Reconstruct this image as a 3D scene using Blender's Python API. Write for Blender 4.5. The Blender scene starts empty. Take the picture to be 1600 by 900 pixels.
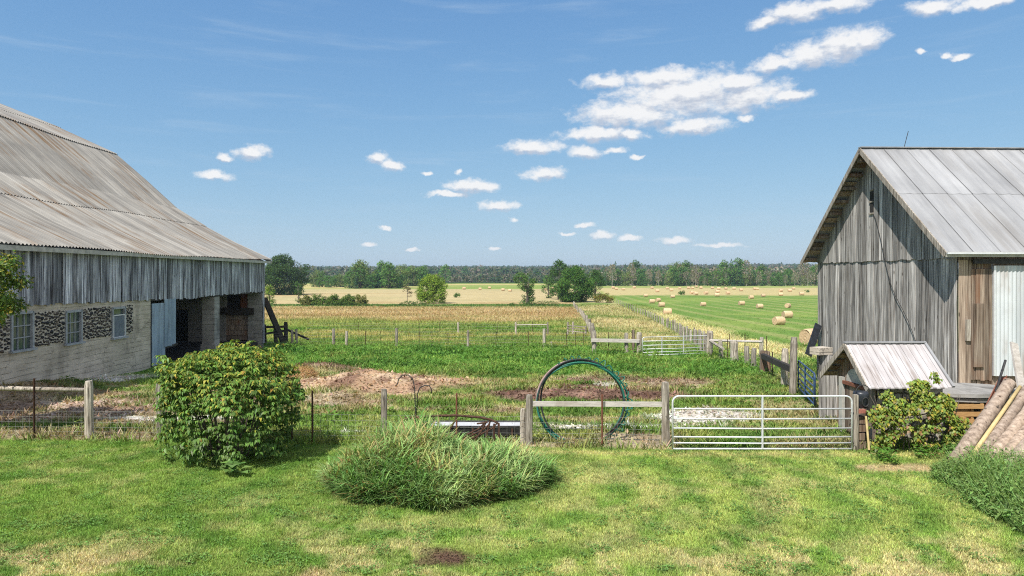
import bpy, math, random
import numpy as np
from mathutils import Vector, Matrix

# ---------------------------------------------------------------- camera
F = 1066.667            # focal length in pixels of the 1600 px wide photograph
CAMZ, HOR = 4.0, 430.0
scene = bpy.context.scene
col = scene.collection
cam_d = bpy.data.cameras.new('camera')
cam = bpy.data.objects.new('camera', cam_d)
col.objects.link(cam)
cam_d.sensor_width = 36.0
cam_d.lens = 24.0
cam_d.shift_y = -(450.0 - HOR) / 1600.0
cam_d.clip_start = 0.1
cam_d.clip_end = 20000.0
cam.location = (0, 0, CAMZ)
cam.rotation_euler = (math.radians(90), 0, 0)
scene.camera = cam

# ---------------------------------------------------------------- light
SUNV = Vector((-0.66, -1.0, 1.62)).normalized()
SUN_EL = math.asin(SUNV.z)
SUN_AZ = math.atan2(SUNV.x, SUNV.y)
SUN_STRENGTH = 4.9
SKY_STRENGTH = 0.15
EXPOSURE = 0.42
scene.view_settings.view_transform = 'Standard'
scene.view_settings.look = 'None'
scene.view_settings.gamma = 1.0
scene.view_settings.exposure = EXPOSURE
scene.view_settings.use_curve_mapping = False
scene.cycles.use_denoising = False
scene.cycles.pixel_filter_type = 'BLACKMAN_HARRIS'
scene.cycles.filter_width = 1.1
try:
    scene.cycles.denoising_input_passes = 'RGB_ALBEDO_NORMAL'
    scene.cycles.denoising_prefilter = 'ACCURATE'
except Exception:
    pass
scene.cycles.max_bounces = 6
scene.cycles.diffuse_bounces = 3
scene.cycles.glossy_bounces = 2
scene.cycles.transmission_bounces = 4
scene.cycles.transparent_max_bounces = 6
scene.cycles.volume_bounces = 0
scene.cycles.caustics_reflective = False
scene.cycles.caustics_refractive = False
scene.cycles.sample_clamp_indirect = 4.0

sun_d = bpy.data.lights.new('sun', 'SUN')
sun_d.energy = SUN_STRENGTH
sun_d.angle = math.radians(0.5)
sun_d.color = (1.0, 0.955, 0.88)
sun = bpy.data.objects.new('sun', sun_d)
col.objects.link(sun)
sun.location = (-20, -30, 60)
sun.rotation_euler = (-SUNV).to_track_quat('-Z', 'Y').to_euler()


class NT:
    """small helper for writing node trees"""
    def __init__(self, tree):
        self.t = tree
        self.n = tree.nodes
        self.l = tree.links

    def put(self, sock, v):
        if v is None:
            return
        if isinstance(v, bpy.types.NodeSocket):
            self.l.new(v, sock)
        else:
            if isinstance(v, (tuple, list)) and sock.type == 'RGBA' and len(v) == 3:
                v = (*v, 1.0)
            sock.default_value = v

    def math(self, op, a, b=None, c=None, clamp=False):
        nd = self.n.new('ShaderNodeMath')
        nd.operation = op
        nd.use_clamp = clamp
        self.put(nd.inputs[0], a)
        self.put(nd.inputs[1], b)
        if c is not None:
            self.put(nd.inputs[2], c)
        return nd.outputs[0]

    def vmath(self, op, a, b=None, out=0):
        nd = self.n.new('ShaderNodeVectorMath')
        nd.operation = op
        self.put(nd.inputs[0], a)
        if b is not None:
            self.put(nd.inputs[1], b)
        return nd.outputs[out]

    def noise(self, vec, scale, detail=3.0, rough=0.55, dist=0.0, out=0):
        nd = self.n.new('ShaderNodeTexNoise')
        self.put(nd.inputs['Vector'], vec)
        nd.inputs['Scale'].default_value = scale
        nd.inputs['Detail'].default_value = detail
        nd.inputs['Roughness'].default_value = rough
        nd.inputs['Distortion'].default_value = dist
        return nd.outputs[out]

    def voro(self, vec, scale, feature='F1', rand=1.0, out='Distance'):
        nd = self.n.new('ShaderNodeTexVoronoi')
        nd.feature = feature
        self.put(nd.inputs['Vector'], vec)
        nd.inputs['Scale'].default_value = scale
        nd.inputs['Randomness'].default_value = rand
        return nd.outputs[out]

    def ramp(self, fac, stops, interp='LINEAR'):
        nd = self.n.new('ShaderNodeValToRGB')
        nd.color_ramp.interpolation = interp
        self.put(nd.inputs[0], fac)
        els = nd.color_ramp.elements
        while len(els) < len(stops):
            els.new(0.5)
        for e, (p, c) in zip(els, stops):
            e.position = p
            e.color = (*c, 1.0) if isinstance(c, (tuple, list)) else (c, c, c, 1.0)
        return nd.outputs[0]

    def maprange(self, v, a, b, c=0.0, d=1.0, kind='SMOOTHSTEP'):
        nd = self.n.new('ShaderNodeMapRange')
        nd.interpolation_type = kind
        self.put(nd.inputs['Value'], v)
        nd.inputs['From Min'].default_value = a
        nd.inputs['From Max'].default_value = b
        nd.inputs['To Min'].default_value = c
        nd.inputs['To Max'].default_value = d
        return nd.outputs[0]

    def mix(self, fac, a, b, mode='MIX'):
        nd = self.n.new('ShaderNodeMix')
        nd.data_type = 'RGBA'
        nd.blend_type = mode
        self.put(nd.inputs[0], fac)
        self.put(nd.inputs[6], a)
        self.put(nd.inputs[7], b)
        return nd.outputs[2]

    def attr(self, name, out='Color'):
        nd = self.n.new('ShaderNodeAttribute')
        nd.attribute_name = name
        return nd.outputs[out]

    def coord(self, out='Object'):
        return self.n.new('ShaderNodeTexCoord').outputs[out]

    def geo(self, out='Position'):
        return self.n.new('ShaderNodeNewGeometry').outputs[out]

    def scale(self, vec, s):
        nd = self.n.new('ShaderNodeMapping')
        self.put(nd.inputs['Vector'], vec)
        nd.inputs['Scale'].default_value = s
        return nd.outputs[0]

    def bump(self, h, strength=0.3, dist=0.02):
        nd = self.n.new('ShaderNodeBump')
        nd.inputs['Strength'].default_value = strength
        nd.inputs['Distance'].default_value = dist
        self.put(nd.inputs['Height'], h)
        return nd.outputs[0]

    def sepxyz(self, v):
        nd = self.n.new('ShaderNodeSeparateXYZ')
        self.put(nd.inputs[0], v)
        return nd.outputs

    def comxyz(self, x, y, z):
        nd = self.n.new('ShaderNodeCombineXYZ')
        self.put(nd.inputs[0], x)
        self.put(nd.inputs[1], y)
        self.put(nd.inputs[2], z)
        return nd.outputs[0]


def build_world():
    w = bpy.data.worlds.new('World')
    scene.world = w
    w.use_nodes = True
    t = NT(w.node_tree)
    t.n.clear()
    sky = t.n.new('ShaderNodeTexSky')
    sky.sky_type = 'NISHITA'
    sky.sun_disc = False
    sky.sun_elevation = SUN_EL
    sky.sun_rotation = SUN_AZ
    sky.altitude = 200
    sky.air_density = 1.0
    sky.dust_density = 0.1
    sky.ozone_density = 3.0
    d = t.coord('Generated')
    x, y, z = t.sepxyz(d)
    az = t.math('ARCTAN2', x, y)
    el = t.math('ARCSINE', z)
    # cumulus: centre and half-size of every puff, measured as bearing and height
    puffs = [(1070, 148, 135, 40), (985, 178, 95, 26), (1170, 150, 80, 26), (1085, 196, 62, 14), (945, 128, 44, 14),
             (1040, 122, 80, 18), (1150, 128, 60, 16), (1235, 148, 34, 12),
             (1212, 100, 42, 15), (1262, 84, 56, 22), (1318, 70, 56, 27), (1352, 62, 40, 22),
             (1200, 34, 32, 11), (1240, 22, 58, 18), (1310, 8, 60, 14), (1460, 10, 50, 14), (1545, 4, 60, 10),
             (940, 208, 62, 13), (985, 212, 26, 9), (918, 237, 30, 12), (835, 228, 46, 12), (848, 271, 34, 11), (738, 290, 45, 12),
             (700, 303, 32, 6), (780, 323, 33, 9), (618, 257, 20, 10), (590, 248, 17, 11), (395, 238, 26, 12),
             (355, 245, 16, 7), (335, 273, 32, 8), (915, 353, 17, 5), (985, 373, 20, 5), (940, 368, 20, 8),
             (1055, 377, 30, 6), (1125, 383, 38, 4), (575, 383, 16, 5), (603, 357, 8, 4), (668, 270, 10, 4),
             (720, 268, 8, 4), (803, 344, 9, 4), (645, 388, 11, 3), (770, 388, 9, 3), (1500, 87, 19, 7),
             (1446, 77, 10, 4), (1478, 85, 10, 5), (1165, 184, 14, 7), (993, 245, 11, 4), (960, 236, 18, 6), (884, 365, 12, 3)]

    def ae(px, py):
        dx, dz = (px - 800) / F, (HOR - py) / F
        return math.atan2(dx, 1), math.atan2(dz, math.hypot(dx, 1))
    wn = t.noise(d, 26.0, 4.0, 0.62, 0.0, 'Color')
    wv = t.vmath('SUBTRACT', wn, (0.5, 0.5, 0.5))
    base = t.comxyz(az, el, 0.0)
    wv2 = t.vmath('MULTIPLY', wv, (0.036, 0.022, 0.0))
    p = t.vmath('ADD', base, wv2)
    def cover(pt):
        acc = None
        for (px, py, rx, ry) in puffs:
            a0, e0 = ae(px, py)
            a1, _ = ae(px + rx, py)
            _, e1 = ae(px, py - ry)
            q = t.vmath('SUBTRACT', pt, (a0, e0, 0))
            q = t.vmath('MULTIPLY', q, (1 / (a1 - a0), 1 / (e1 - e0), 0))
            v = t.math('SUBTRACT', 1.15, t.vmath('LENGTH', q, out='Value'))
            acc = v if acc is None else t.math('MAXIMUM', acc, v)
        return acc
    acc = cover(p)
    acc_up = cover(t.vmath('ADD', p, (0.0, 0.0075, 0.0)))
    top = t.math('MULTIPLY', t.math('SUBTRACT', acc, acc_up), 0.55)
    fine = t.noise(t.scale(d, (1, 1, 1.6)), 62.0, 6.0, 0.62)
    dens = t.math('ADD', acc, t.math('MULTIPLY', t.math('SUBTRACT', fine, 0.5), 1.5))
    mask = t.maprange(dens, -0.10, 0.80)
    mask = t.math('MULTIPLY', mask, 0.93)
    # thin high streaks
    st = t.noise(t.scale(t.comxyz(az, el, 0.0), (1.5, 16.0, 1.0)), 2.6, 5.0, 0.6, 0.4)
    streak = t.math('MULTIPLY', t.maprange(st, 0.50, 0.82), 0.26)
    # the sky's own colour with a soft shoulder, as the camera compresses the bright horizon
    lev = 1.0 / (SKY_STRENGTH * 2 ** EXPOSURE)
    x_ = t.vmath('MULTIPLY', sky.outputs[0], (0.185 * 0.37, 0.185 * 0.585, 0.185 * 1.05))
    den = t.vmath('ADD', t.vmath('MULTIPLY', x_, (2.0, 2.0, 2.0)), (1.0, 1.0, 1.0))
    x_ = t.vmath('MULTIPLY', t.vmath('DIVIDE', x_, den), (2.1 * lev, 2.1 * lev, 2.1 * lev))
    # clouds: sunlit tops, greyer hearts and bases
    n2 = t.noise(t.scale(d, (1, 1, 2.6)), 34.0, 5.0, 0.6)
    lit = t.maprange(t.math('ADD', n2, top), 0.26, 0.62)
    ccol = t.mix(lit, (0.55 * lev, 0.60 * lev, 0.70 * lev), (0.98 * lev, 0.97 * lev, 0.96 * lev))
    skc = t.mix(streak, x_, (0.55 * lev, 0.68 * lev, 0.82 * lev))
    allc = t.mix(mask, skc, ccol)
    # unseen bright cloud added above, behind and to the right, to fill the shadows
    over = t.math('SUBTRACT', 1.0, t.math('MULTIPLY', t.maprange(y, -0.15, 0.25), t.maprange(el, 0.78, 0.60)))
    cu = t.math('MULTIPLY', t.maprange(t.noise(d, 2.6, 6.0, 0.6), 0.42, 0.58), t.maprange(x, -0.25, 0.15, 0.15, 1.0))
    allc = t.mix(t.math('MULTIPLY', over, cu), allc, (1.2 * lev, 1.17 * lev, 1.12 * lev))
    bg = t.n.new('ShaderNodeBackground')
    t.put(bg.inputs['Color'], allc)
    bg.inputs['Strength'].default_value = SKY_STRENGTH
    out = t.n.new('ShaderNodeOutputWorld')
    t.l.new(bg.outputs[0], out.inputs['Surface'])
    w.cycles.sampling_method = 'MANUAL'
    w.cycles.sample_map_resolution = 512


build_world()

# ---------------------------------------------------------------- numbers
RNG = np.random.default_rng(7)
random.seed(7)


def _hash(ix, iy, seed):
    h = (ix.astype(np.int64) * 374761393 + iy.astype(np.int64) * 668265263 + seed * 2147483647) & 0xFFFFFFFF
    h = ((h ^ (h >> 13)) * 1274126177) & 0xFFFFFFFF
    h = h ^ (h >> 16)
    return (h & 0xFFFF) / 65535.0


def vnoise(x, y, s, seed=0):
    x = np.asarray(x, float) / s
    y = np.asarray(y, float) / s
    ix, iy = np.floor(x), np.floor(y)
    fx, fy = x - ix, y - iy
    fx = fx * fx * (3 - 2 * fx)
    fy = fy * fy * (3 - 2 * fy)
    a, b = _hash(ix, iy, seed), _hash(ix + 1, iy, seed)
    c, d = _hash(ix, iy + 1, seed), _hash(ix + 1, iy + 1, seed)
    return (a * (1 - fx) + b * fx) * (1 - fy) + (c * (1 - fx) + d * fx) * fy


def fbm(x, y, s, seed=0, octv=4):
    v, a, tot = 0.0, 1.0, 0.0
    for k in range(octv):
        v = v + a * vnoise(x, y, s / 2 ** k, seed + 17 * k)
        tot += a
        a *= 0.55
    return v / tot


def sstep(a, b, v):
    t = np.clip((v - a) / (b - a), 0, 1)
    return t * t * (3 - 2 * t)


_PY = np.array([-60, 17, 25, 33, 45, 63, 95, 140, 200, 350, 600, 800, 1200, 2000, 2700, 9000.])
_PZ = np.array([0, 0, -.2, -.5, -.95, -2.0, -3.1, -4.0, -4.6, -4.5, -4.1, -3.6, 0, 13, 20, 20.])
_ty = np.concatenate([np.arange(-60, 300, 0.5), np.geomspace(300, 9000, 400)])
_tz = np.interp(_ty, _PY, _PZ)
_k = np.hanning(17)
_k /= _k.sum()
_tzs = _tz.copy()
_n1 = 720
_pad = np.pad(_tz[:_n1], 8, mode='edge')
_tzs[:_n1] = np.convolve(_pad, _k, 'valid')


def ground_z(x, y):
    x = np.asarray(x, float)
    y = np.asarray(y, float)
    z = np.interp(y, _ty, _tzs)
    far = sstep(900, 2200, y)
    z = z + far * ((fbm(x, y, 900, 5, 3) - 0.5) * 16 + np.clip(x / y, -1, 1) * 9)
    yard = sstep(16.8, 19, y) * (1 - sstep(120, 260, y))
    z = z + yard * (fbm(x, y, 2.0, 9, 4) - 0.5) * 0.26
    z = z + (fbm(x, y, 1.1, 3, 2) - 0.5) * 0.03 * (1 - sstep(60, 100, y))
    # straw and manure heaped a little above the yard
    heap = np.exp(-(((x + 5.6) / 2.6) ** 2 + ((y - 26.5) / 1.8) ** 2)) + 0.8 * np.exp(-(((x + 8.6) / 1.4) ** 2 + ((y - 30.5) / 1.4) ** 2))
    z = z + heap * (0.32 + 0.5 * (fbm(x, y, 0.8, 11, 3) - 0.3))
    z = z + 0.18 * np.exp(-(((x - 2.4) / 2.6) ** 2 + ((y - 23.6) / 1.2) ** 2))
    z = z + 0.20 * np.exp(-(((x + 8.9) / 1.8) ** 2 + ((y - 31.5) / 1.6) ** 2))
    # bank against the near end of the big barn
    z = z + 0.45 * sstep(-14.5, -17.0, x) * (1 - sstep(22, 31, y)) * sstep(10, 18, y)
    return z


def gz(x, y):
    return float(ground_z(np.array([x]), np.array([y]))[0])


def P(px, py, D):
    """world point seen at photo pixel (px, py) when it stands D metres ahead"""
    return Vector(((px - 800) * D / F, D, CAMZ + (HOR - py) * D / F))


def G(px, py):
    """where the ground is at photo pixel (px, py)"""
    D = np.concatenate([np.arange(6, 80, 0.05), np.geomspace(80, 3000, 3000)])
    x = (px - 800) * D / F
    zr = CAMZ + (HOR - py) * D / F
    h = zr - ground_z(x, D)
    k = np.argmax(h < 0)
    return Vector((x[k], D[k], float(ground_z(x[k:k + 1], D[k:k + 1])[0])))


# ---------------------------------------------------------------- meshes and objects
class MB:
    def __init__(self):
        self.v, self.f, self.t = [], [], []

    def add(self, pts, faces, tone=0.5):
        b = len(self.v)
        self.v += [tuple(p) for p in pts]
        self.t += [tone] * len(pts)
        self.f += [tuple(b + i for i in f) for f in faces]

    def hexa(self, p, tone=0.5):
        """8 points: bottom ring 0-3, top ring 4-7"""
        self.add(p, [(0, 3, 2, 1), (4, 5, 6, 7), (0, 1, 5, 4), (1, 2, 6, 5), (2, 3, 7, 6), (3, 0, 4, 7)], tone)

    def box(self, c, s, rz=0.0, tone=0.5, rot=None):
        c = Vector(c)
        m = rot if rot is not None else Matrix.Rotation(rz, 3, 'Z')
        hx, hy, hz = s[0] / 2, s[1] / 2, s[2] / 2
        p = [c + m @ Vector(q) for q in ((-hx, -hy, -hz), (hx, -hy, -hz), (hx, hy, -hz), (-hx, hy, -hz),
                                         (-hx, -hy, hz), (hx, -hy, hz), (hx, hy, hz), (-hx, hy, hz))]
        self.hexa(p, tone)

    def bar(self, a, b, w, h, tone=0.5, up=(0, 0, 1)):
        """board from a to b, w across, h along up"""
        a, b = Vector(a), Vector(b)
        d = (b - a).normalized()
        u = Vector(up)
        s = d.cross(u)
        if s.length < 1e-4:
            s = d.cross(Vector((1, 0, 0)))
        s.normalize()
        u = s.cross(d).normalized()
        s, u = s * w / 2, u * h / 2
        self.hexa([a - s - u, a + s - u, b + s - u, b - s - u, a - s + u, a + s + u, b + s + u, b - s + u], tone)

    def tube(self, pts, r, n=8, tone=0.5, cap=True, wob=0.0):
        pts = [Vector(p) for p in pts]
        m = len(pts)
        rs = r if isinstance(r, (list, tuple)) else [r] * m
        b = len(self.v)
        ref = None
        for i, p in enumerate(pts):
            d = (pts[min(i + 1, m - 1)] - pts[max(i - 1, 0)]).normalized()
            if ref is None:
                ref = d.orthogonal().normalized()
            ref = (ref - d * ref.dot(d))
            if ref.length < 1e-5:
                ref = d.orthogonal()
            ref.normalize()
            bi = d.cross(ref)
            for k in range(n):
                a = 2 * math.pi * k / n
                rr = rs[i] * (1 + wob * (random.random() - 0.5))
                self.v.append(tuple(p + (ref * math.cos(a) + bi * math.sin(a)) * rr))
                self.t.append(tone)
        for i in range(m - 1):
            for k in range(n):
                k2 = (k + 1) % n
                self.f.append((b + i * n + k, b + i * n + k2, b + (i + 1) * n + k2, b + (i + 1) * n + k))
        if cap:
            self.f.append(tuple(b + k for k in reversed(range(n))))
            self.f.append(tuple(b + (m - 1) * n + k for k in range(n)))

    def build(self, name, mat, parent=None, smooth=False):
        me = bpy.data.meshes.new(name)
        o = bpy.data.objects.new(name, me)
        col.objects.link(o)
        off = Vector((0, 0, 0))
        if parent is not None:
            o.parent = parent
            off = world_loc(parent)
        me.from_pydata([tuple(Vector(p) - off) for p in self.v], [], self.f)
        at = me.attributes.new('tone', 'FLOAT', 'POINT')
        at.data.foreach_set('value', np.array(self.t, dtype=np.float32))
        me.materials.append(mat)
        if smooth:
            me.polygons.foreach_set('use_smooth', [True] * len(me.polygons))
        me.update()
        return o


def world_loc(o):
    v = Vector((0, 0, 0))
    while o is not None:
        v += o.location
        o = o.parent
    return v


def np_obj(name, V, Q, C, mat, parent=None):
    """mesh from numpy: V (n,3), Q (m,4) quads, C (n,3) colours"""
    me = bpy.data.meshes.new(name)
    o = bpy.data.objects.new(name, me)
    col.objects.link(o)
    if parent is not None:
        o.parent = parent
        V = V - np.array(world_loc(parent))
    n, m = len(V), len(Q)
    k = Q.shape[1]
    me.vertices.add(n)
    me.vertices.foreach_set('co', V.astype(np.float32).ravel())
    me.loops.add(m * k)
    me.loops.foreach_set('vertex_index', Q.astype(np.int32).ravel())
    me.polygons.add(m)
    me.polygons.foreach_set('loop_start', np.arange(0, m * k, k, dtype=np.int32))
    me.polygons.foreach_set('loop_total', np.full(m, k, dtype=np.int32))
    ca = me.attributes.new('Col', 'FLOAT_COLOR', 'POINT')
    ca.data.foreach_set('color', np.concatenate([C, np.ones((n, 1))], 1).astype(np.float32).ravel())
    me.materials.append(mat)
    me.update(calc_edges=True)
    return o


def tag(o, label, cat, group=None, kind=None):
    if label:
        o['label'] = label
    if cat:
        o['category'] = cat
    if group:
        o['group'] = group
    if kind:
        o['kind'] = kind
    return o


def thing(name, label, cat, loc, group=None):
    o = bpy.data.objects.new(name, None)
    o.empty_display_size = 0.2
    col.objects.link(o)
    o.location = loc
    return tag(o, label, cat, group)


def copy_tree(o, parent=None):
    c = o.copy()
    col.objects.link(c)
    if parent is not None:
        c.parent = parent
    for ch in list(o.children):
        copy_tree(ch, c)
    return c


# ---------------------------------------------------------------- materials
def new_mat(name):
    m = bpy.data.materials.new(name)
    m.use_nodes = True
    t = NT(m.node_tree)
    b = t.n['Principled BSDF']
    b.inputs['Roughness'].default_value = 0.85
    if 'Specular IOR Level' in b.inputs:
        b.inputs['Specular IOR Level'].default_value = 0.25
    return m, t, b


def mat_leaf(name, trans=0.3, gloss=0.0, var=0.25):
    m = bpy.data.materials.new(name)
    m.use_nodes = True
    t = NT(m.node_tree)
    t.n.clear()
    c = t.attr('Col')
    rnd = t.n.new('ShaderNodeObjectInfo').outputs['Random']
    c = t.mix(1.0, c, t.ramp(rnd, [(0, 1 - var), (1, 1 + 0.0)]), 'MULTIPLY')
    d = t.n.new('ShaderNodeBsdfDiffuse')
    tr = t.n.new('ShaderNodeBsdfTranslucent')
    t.put(d.inputs[0], c)
    t.put(tr.inputs[0], t.mix(1.0, c, (1.25, 1.2, 0.55), 'MULTIPLY'))
    mx = t.n.new('ShaderNodeMixShader')
    mx.inputs[0].default_value = trans
    t.l.new(d.outputs[0], mx.inputs[1])
    t.l.new(tr.outputs[0], mx.inputs[2])
    sh = mx.outputs[0]
    if gloss:
        g = t.n.new('ShaderNodeBsdfGlossy')
        g.inputs['Roughness'].default_value = 0.42
        m2 = t.n.new('ShaderNodeMixShader')
        m2.inputs[0].default_value = gloss
        t.l.new(sh, m2.inputs[1])
        t.l.new(g.outputs[0], m2.inputs[2])
        sh = m2.outputs[0]
    o = t.n.new('ShaderNodeOutputMaterial')
    t.l.new(sh, o.inputs[0])
    return m


def mat_wood(name, stops, brown=(0.16, 0.10, 0.06), brown_amt=0.35, grain=(16, 16, 0.55), knots=True, bump=0.5, lo=0.55, hi=1.35):
    """weathered boards: 'tone' varies board by board, grain runs along local z"""
    m, t, b = new_mat(name)
    tone = t.attr('tone', 'Fac')
    off = t.comxyz(t.math('MULTIPLY', tone, 37.0), t.math('MULTIPLY', tone, 91.0), t.math('MULTIPLY', tone, 53.0))
    v = t.vmath('ADD', t.coord('Object'), off)
    g1 = t.noise(t.scale(v, grain), 1.0, 5.0, 0.65)
    g2 = t.noise(t.scale(v, (grain[0] * 4, grain[1] * 4, grain[2] * 2.2)), 1.0, 3.0, 0.6)
    g = t.math('ADD', t.math('MULTIPLY', g1, 0.62), t.math('MULTIPLY', g2, 0.38))
    c = t.ramp(g, stops)
    br = t.noise(t.scale(v, (0.9, 0.9, 0.28)), 1.6, 4.0, 0.6)
    c = t.mix(t.math('MULTIPLY', t.maprange(br, 0.48, 0.72), brown_amt), c, brown)
    k = t.math('ADD', t.math('MULTIPLY', tone, hi - lo), lo)
    c = t.mix(1.0, c, t.comxyz(k, k, k), 'MULTIPLY')
    if knots:
        kn = t.voro(t.scale(v, (4.2, 4.2, 1.35)), 1.0)
        c = t.mix(t.math('MULTIPLY', t.maprange(kn, 0.13, 0.05), 0.8), c, (0.035, 0.025, 0.018))
    t.put(b.inputs['Base Color'], c)
    b.inputs['Roughness'].default_value = 0.9
    t.put(b.inputs['Normal'], t.bump(g, bump, 0.012))
    return m


def mat_plain(name, c1, c2, scale=6.0, rough=0.7, metal=0.0, bump=0.2, spec=0.3, stretch=(1, 1, 1), detail=4.0):
    m, t, b = new_mat(name)
    n = t.noise(t.scale(t.coord('Object'), stretch), scale, detail, 0.62)
    t.put(b.inputs['Base Color'], t.ramp(n, [(0.3, c1), (0.7, c2)]))
    b.inputs['Roughness'].default_value = rough
    b.inputs['Metallic'].default_value = metal
    b.inputs['Specular IOR Level'].default_value = spec
    if bump:
        t.put(b.inputs['Normal'], t.bump(n, bump, 0.01))
    return m


def mat_sheet(name, base_lo, base_hi, rust, rust_amt, metal=0.25, rough=0.5, axis='y', grain=(9.0, 9.0, 0.5)):
    """galvanised sheet with streaks running down the slope and patches of rust"""
    m, t, b = new_mat(name)
    v = t.coord('Object')
    tone = t.attr('tone', 'Fac')
    s1 = t.noise(t.scale(v, grain), 0.55, 5.0, 0.65)
    s2 = t.noise(v, 0.55, 4.0, 0.6)
    c = t.ramp(t.math('ADD', t.math('MULTIPLY', s1, 0.65), t.math('MULTIPLY', s2, 0.35)), [(0.3, base_lo), (0.72, base_hi)])
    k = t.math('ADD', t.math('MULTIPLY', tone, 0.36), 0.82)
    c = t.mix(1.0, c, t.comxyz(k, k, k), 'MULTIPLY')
    r1 = t.noise(t.scale(t.vmath('ADD', v, (7.3, 1.1, 3.7)), grain), 0.42, 4.0, 0.6)
    r2 = t.noise(t.vmath('ADD', v, (3, 9, 1)), 0.33, 4.0, 0.6)
    rr = t.math('MULTIPLY', t.maprange(r1, 0.46, 0.66), t.maprange(r2, 0.42, 0.62))
    c = t.mix(t.math('MULTIPLY', rr, rust_amt), c, rust)
    t.put(b.inputs['Base Color'], c)
    b.inputs['Metallic'].default_value = metal
    t.put(b.inputs['Roughness'], t.maprange(s2, 0.3, 0.7, rough - 0.1, rough + 0.15, 'LINEAR'))
    return m


MAT = {}
MAT['grass'] = mat_leaf('grass_blades', 0.30, 0.0, 0.0)
MAT['leaf'] = mat_leaf('tree_leaves', 0.26, 0.0, 0.22)
MAT['shrub'] = mat_leaf('shrub_leaves', 0.30, 0.015, 0.0)
MAT['needle'] = mat_leaf('needles', 0.10, 0.0, 0.2)
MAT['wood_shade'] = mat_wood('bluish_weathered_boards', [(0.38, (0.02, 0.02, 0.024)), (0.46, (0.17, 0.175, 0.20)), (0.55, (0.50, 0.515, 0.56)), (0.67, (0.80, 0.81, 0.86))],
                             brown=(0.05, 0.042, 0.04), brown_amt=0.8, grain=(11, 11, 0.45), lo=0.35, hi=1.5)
MAT['wood_gable'] = mat_wood('silver_weathered_boards', [(0.38, (0.035, 0.03, 0.027)), (0.46, (0.20, 0.187, 0.172)), (0.54, (0.42, 0.395, 0.365)), (0.66, (0.66, 0.625, 0.585))],
                             brown=(0.15, 0.12, 0.095), brown_amt=0.5, lo=0.5, hi=1.4)
MAT['wood_brown'] = mat_wood('brown_weathered_boards', [(0.36, (0.045, 0.03, 0.02)), (0.5, (0.24, 0.18, 0.135)), (0.66, (0.46, 0.38, 0.30))],
                             brown=(0.24, 0.10, 0.045), brown_amt=0.6, lo=0.5, hi=1.4)
MAT['wood_post'] = mat_wood('grey_fence_wood', [(0.36, (0.06, 0.048, 0.036)), (0.48, (0.30, 0.26, 0.21)), (0.64, (0.62, 0.56, 0.48))],
                            brown=(0.17, 0.12, 0.08), brown_amt=0.5, grain=(22, 22, 1.6), bump=0.8)
MAT['wood_pale'] = mat_wood('pale_rail_wood', [(0.30, (0.26, 0.23, 0.20)), (0.5, (0.46, 0.42, 0.38)), (0.72, (0.62, 0.58, 0.53))],
                            brown=(0.25, 0.19, 0.14), brown_amt=0.4, grain=(2, 14, 14), knots=False)
MAT['wood_dark'] = mat_wood('dark_wood', [(0.3, (0.018, 0.016, 0.015)), (0.55, (0.055, 0.05, 0.045)), (0.75, (0.11, 0.10, 0.09))],
                            brown=(0.07, 0.04, 0.03), brown_amt=0.4)
MAT['wood_fresh'] = mat_plain('orange_pallet_wood', (0.36, 0.19, 0.07), (0.55, 0.33, 0.14), 5, 0.8, stretch=(1, 1, 8))
MAT['yellow_wood'] = mat_plain('peeled_yellow_wood', (0.42, 0.31, 0.13), (0.60, 0.47, 0.24), 5, 0.75)
MAT['cut_wood'] = mat_plain('sawn_log_end', (0.42, 0.30, 0.18), (0.58, 0.44, 0.28), 14, 0.8)
MAT['roof_old'] = mat_sheet('weathered_corrugated_iron', (0.15, 0.138, 0.122), (0.43, 0.405, 0.36), (0.17, 0.10, 0.045), 0.9, 0.10, 0.6, grain=(0.35, 9.0, 0.35))
MAT['roof_sheet'] = mat_sheet('galvanised_roof_sheet', (0.21, 0.21, 0.215), (0.385, 0.385, 0.39), (0.19, 0.175, 0.16), 0.5, 0.05, 0.65, grain=(5.0, 0.5, 0.5))
MAT['roof_plank'] = mat_sheet('peeling_grey_roof', (0.30, 0.27, 0.265), (0.60, 0.575, 0.575), (0.20, 0.155, 0.13), 0.8, 0.0, 0.8, grain=(16.0, 1.6, 1.6))
MAT['trim'] = mat_plain('greyed_white_trim', (0.30, 0.29, 0.26), (0.52, 0.50, 0.45), 4, 0.8, stretch=(1, 1, 1))
MAT['door_white'] = mat_sheet('white_corrugated_door', (0.42, 0.445, 0.46), (0.56, 0.575, 0.585), (0.26, 0.18, 0.12), 0.9, 0.05, 0.5, grain=(6.0, 6.0, 0.8))
MAT['sheet_blue'] = mat_sheet('bluish_metal_sheet', (0.16, 0.24, 0.33), (0.42, 0.53, 0.64), (0.10, 0.10, 0.11), 0.8, 0.1, 0.55, grain=(9, 9, 0.9))
MAT['galv'] = mat_plain('galvanised_tube', (0.60, 0.61, 0.63), (0.76, 0.77, 0.78), 9, 0.42, 0.35, 0.05)
MAT['gate_blue'] = mat_plain('blue_gate_paint', (0.02, 0.045, 0.10), (0.045, 0.09, 0.18), 9, 0.5, 0.0, 0.05)
MAT['rust'] = mat_plain('rusty_iron', (0.035, 0.018, 0.013), (0.115, 0.058, 0.036), 14, 0.85, 0.1, 0.3)
MAT['rust_red'] = mat_plain('red_rust_steel', (0.13, 0.05, 0.03), (0.27, 0.11, 0.07), 12, 0.85, 0.1, 0.2)
MAT['iron'] = mat_plain('dark_iron', (0.02, 0.02, 0.022), (0.06, 0.058, 0.056), 12, 0.7, 0.2, 0.2)
MAT['wire'] = mat_plain('fence_wire', (0.25, 0.24, 0.22), (0.42, 0.41, 0.39), 9, 0.55, 0.4, 0.0)
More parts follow.
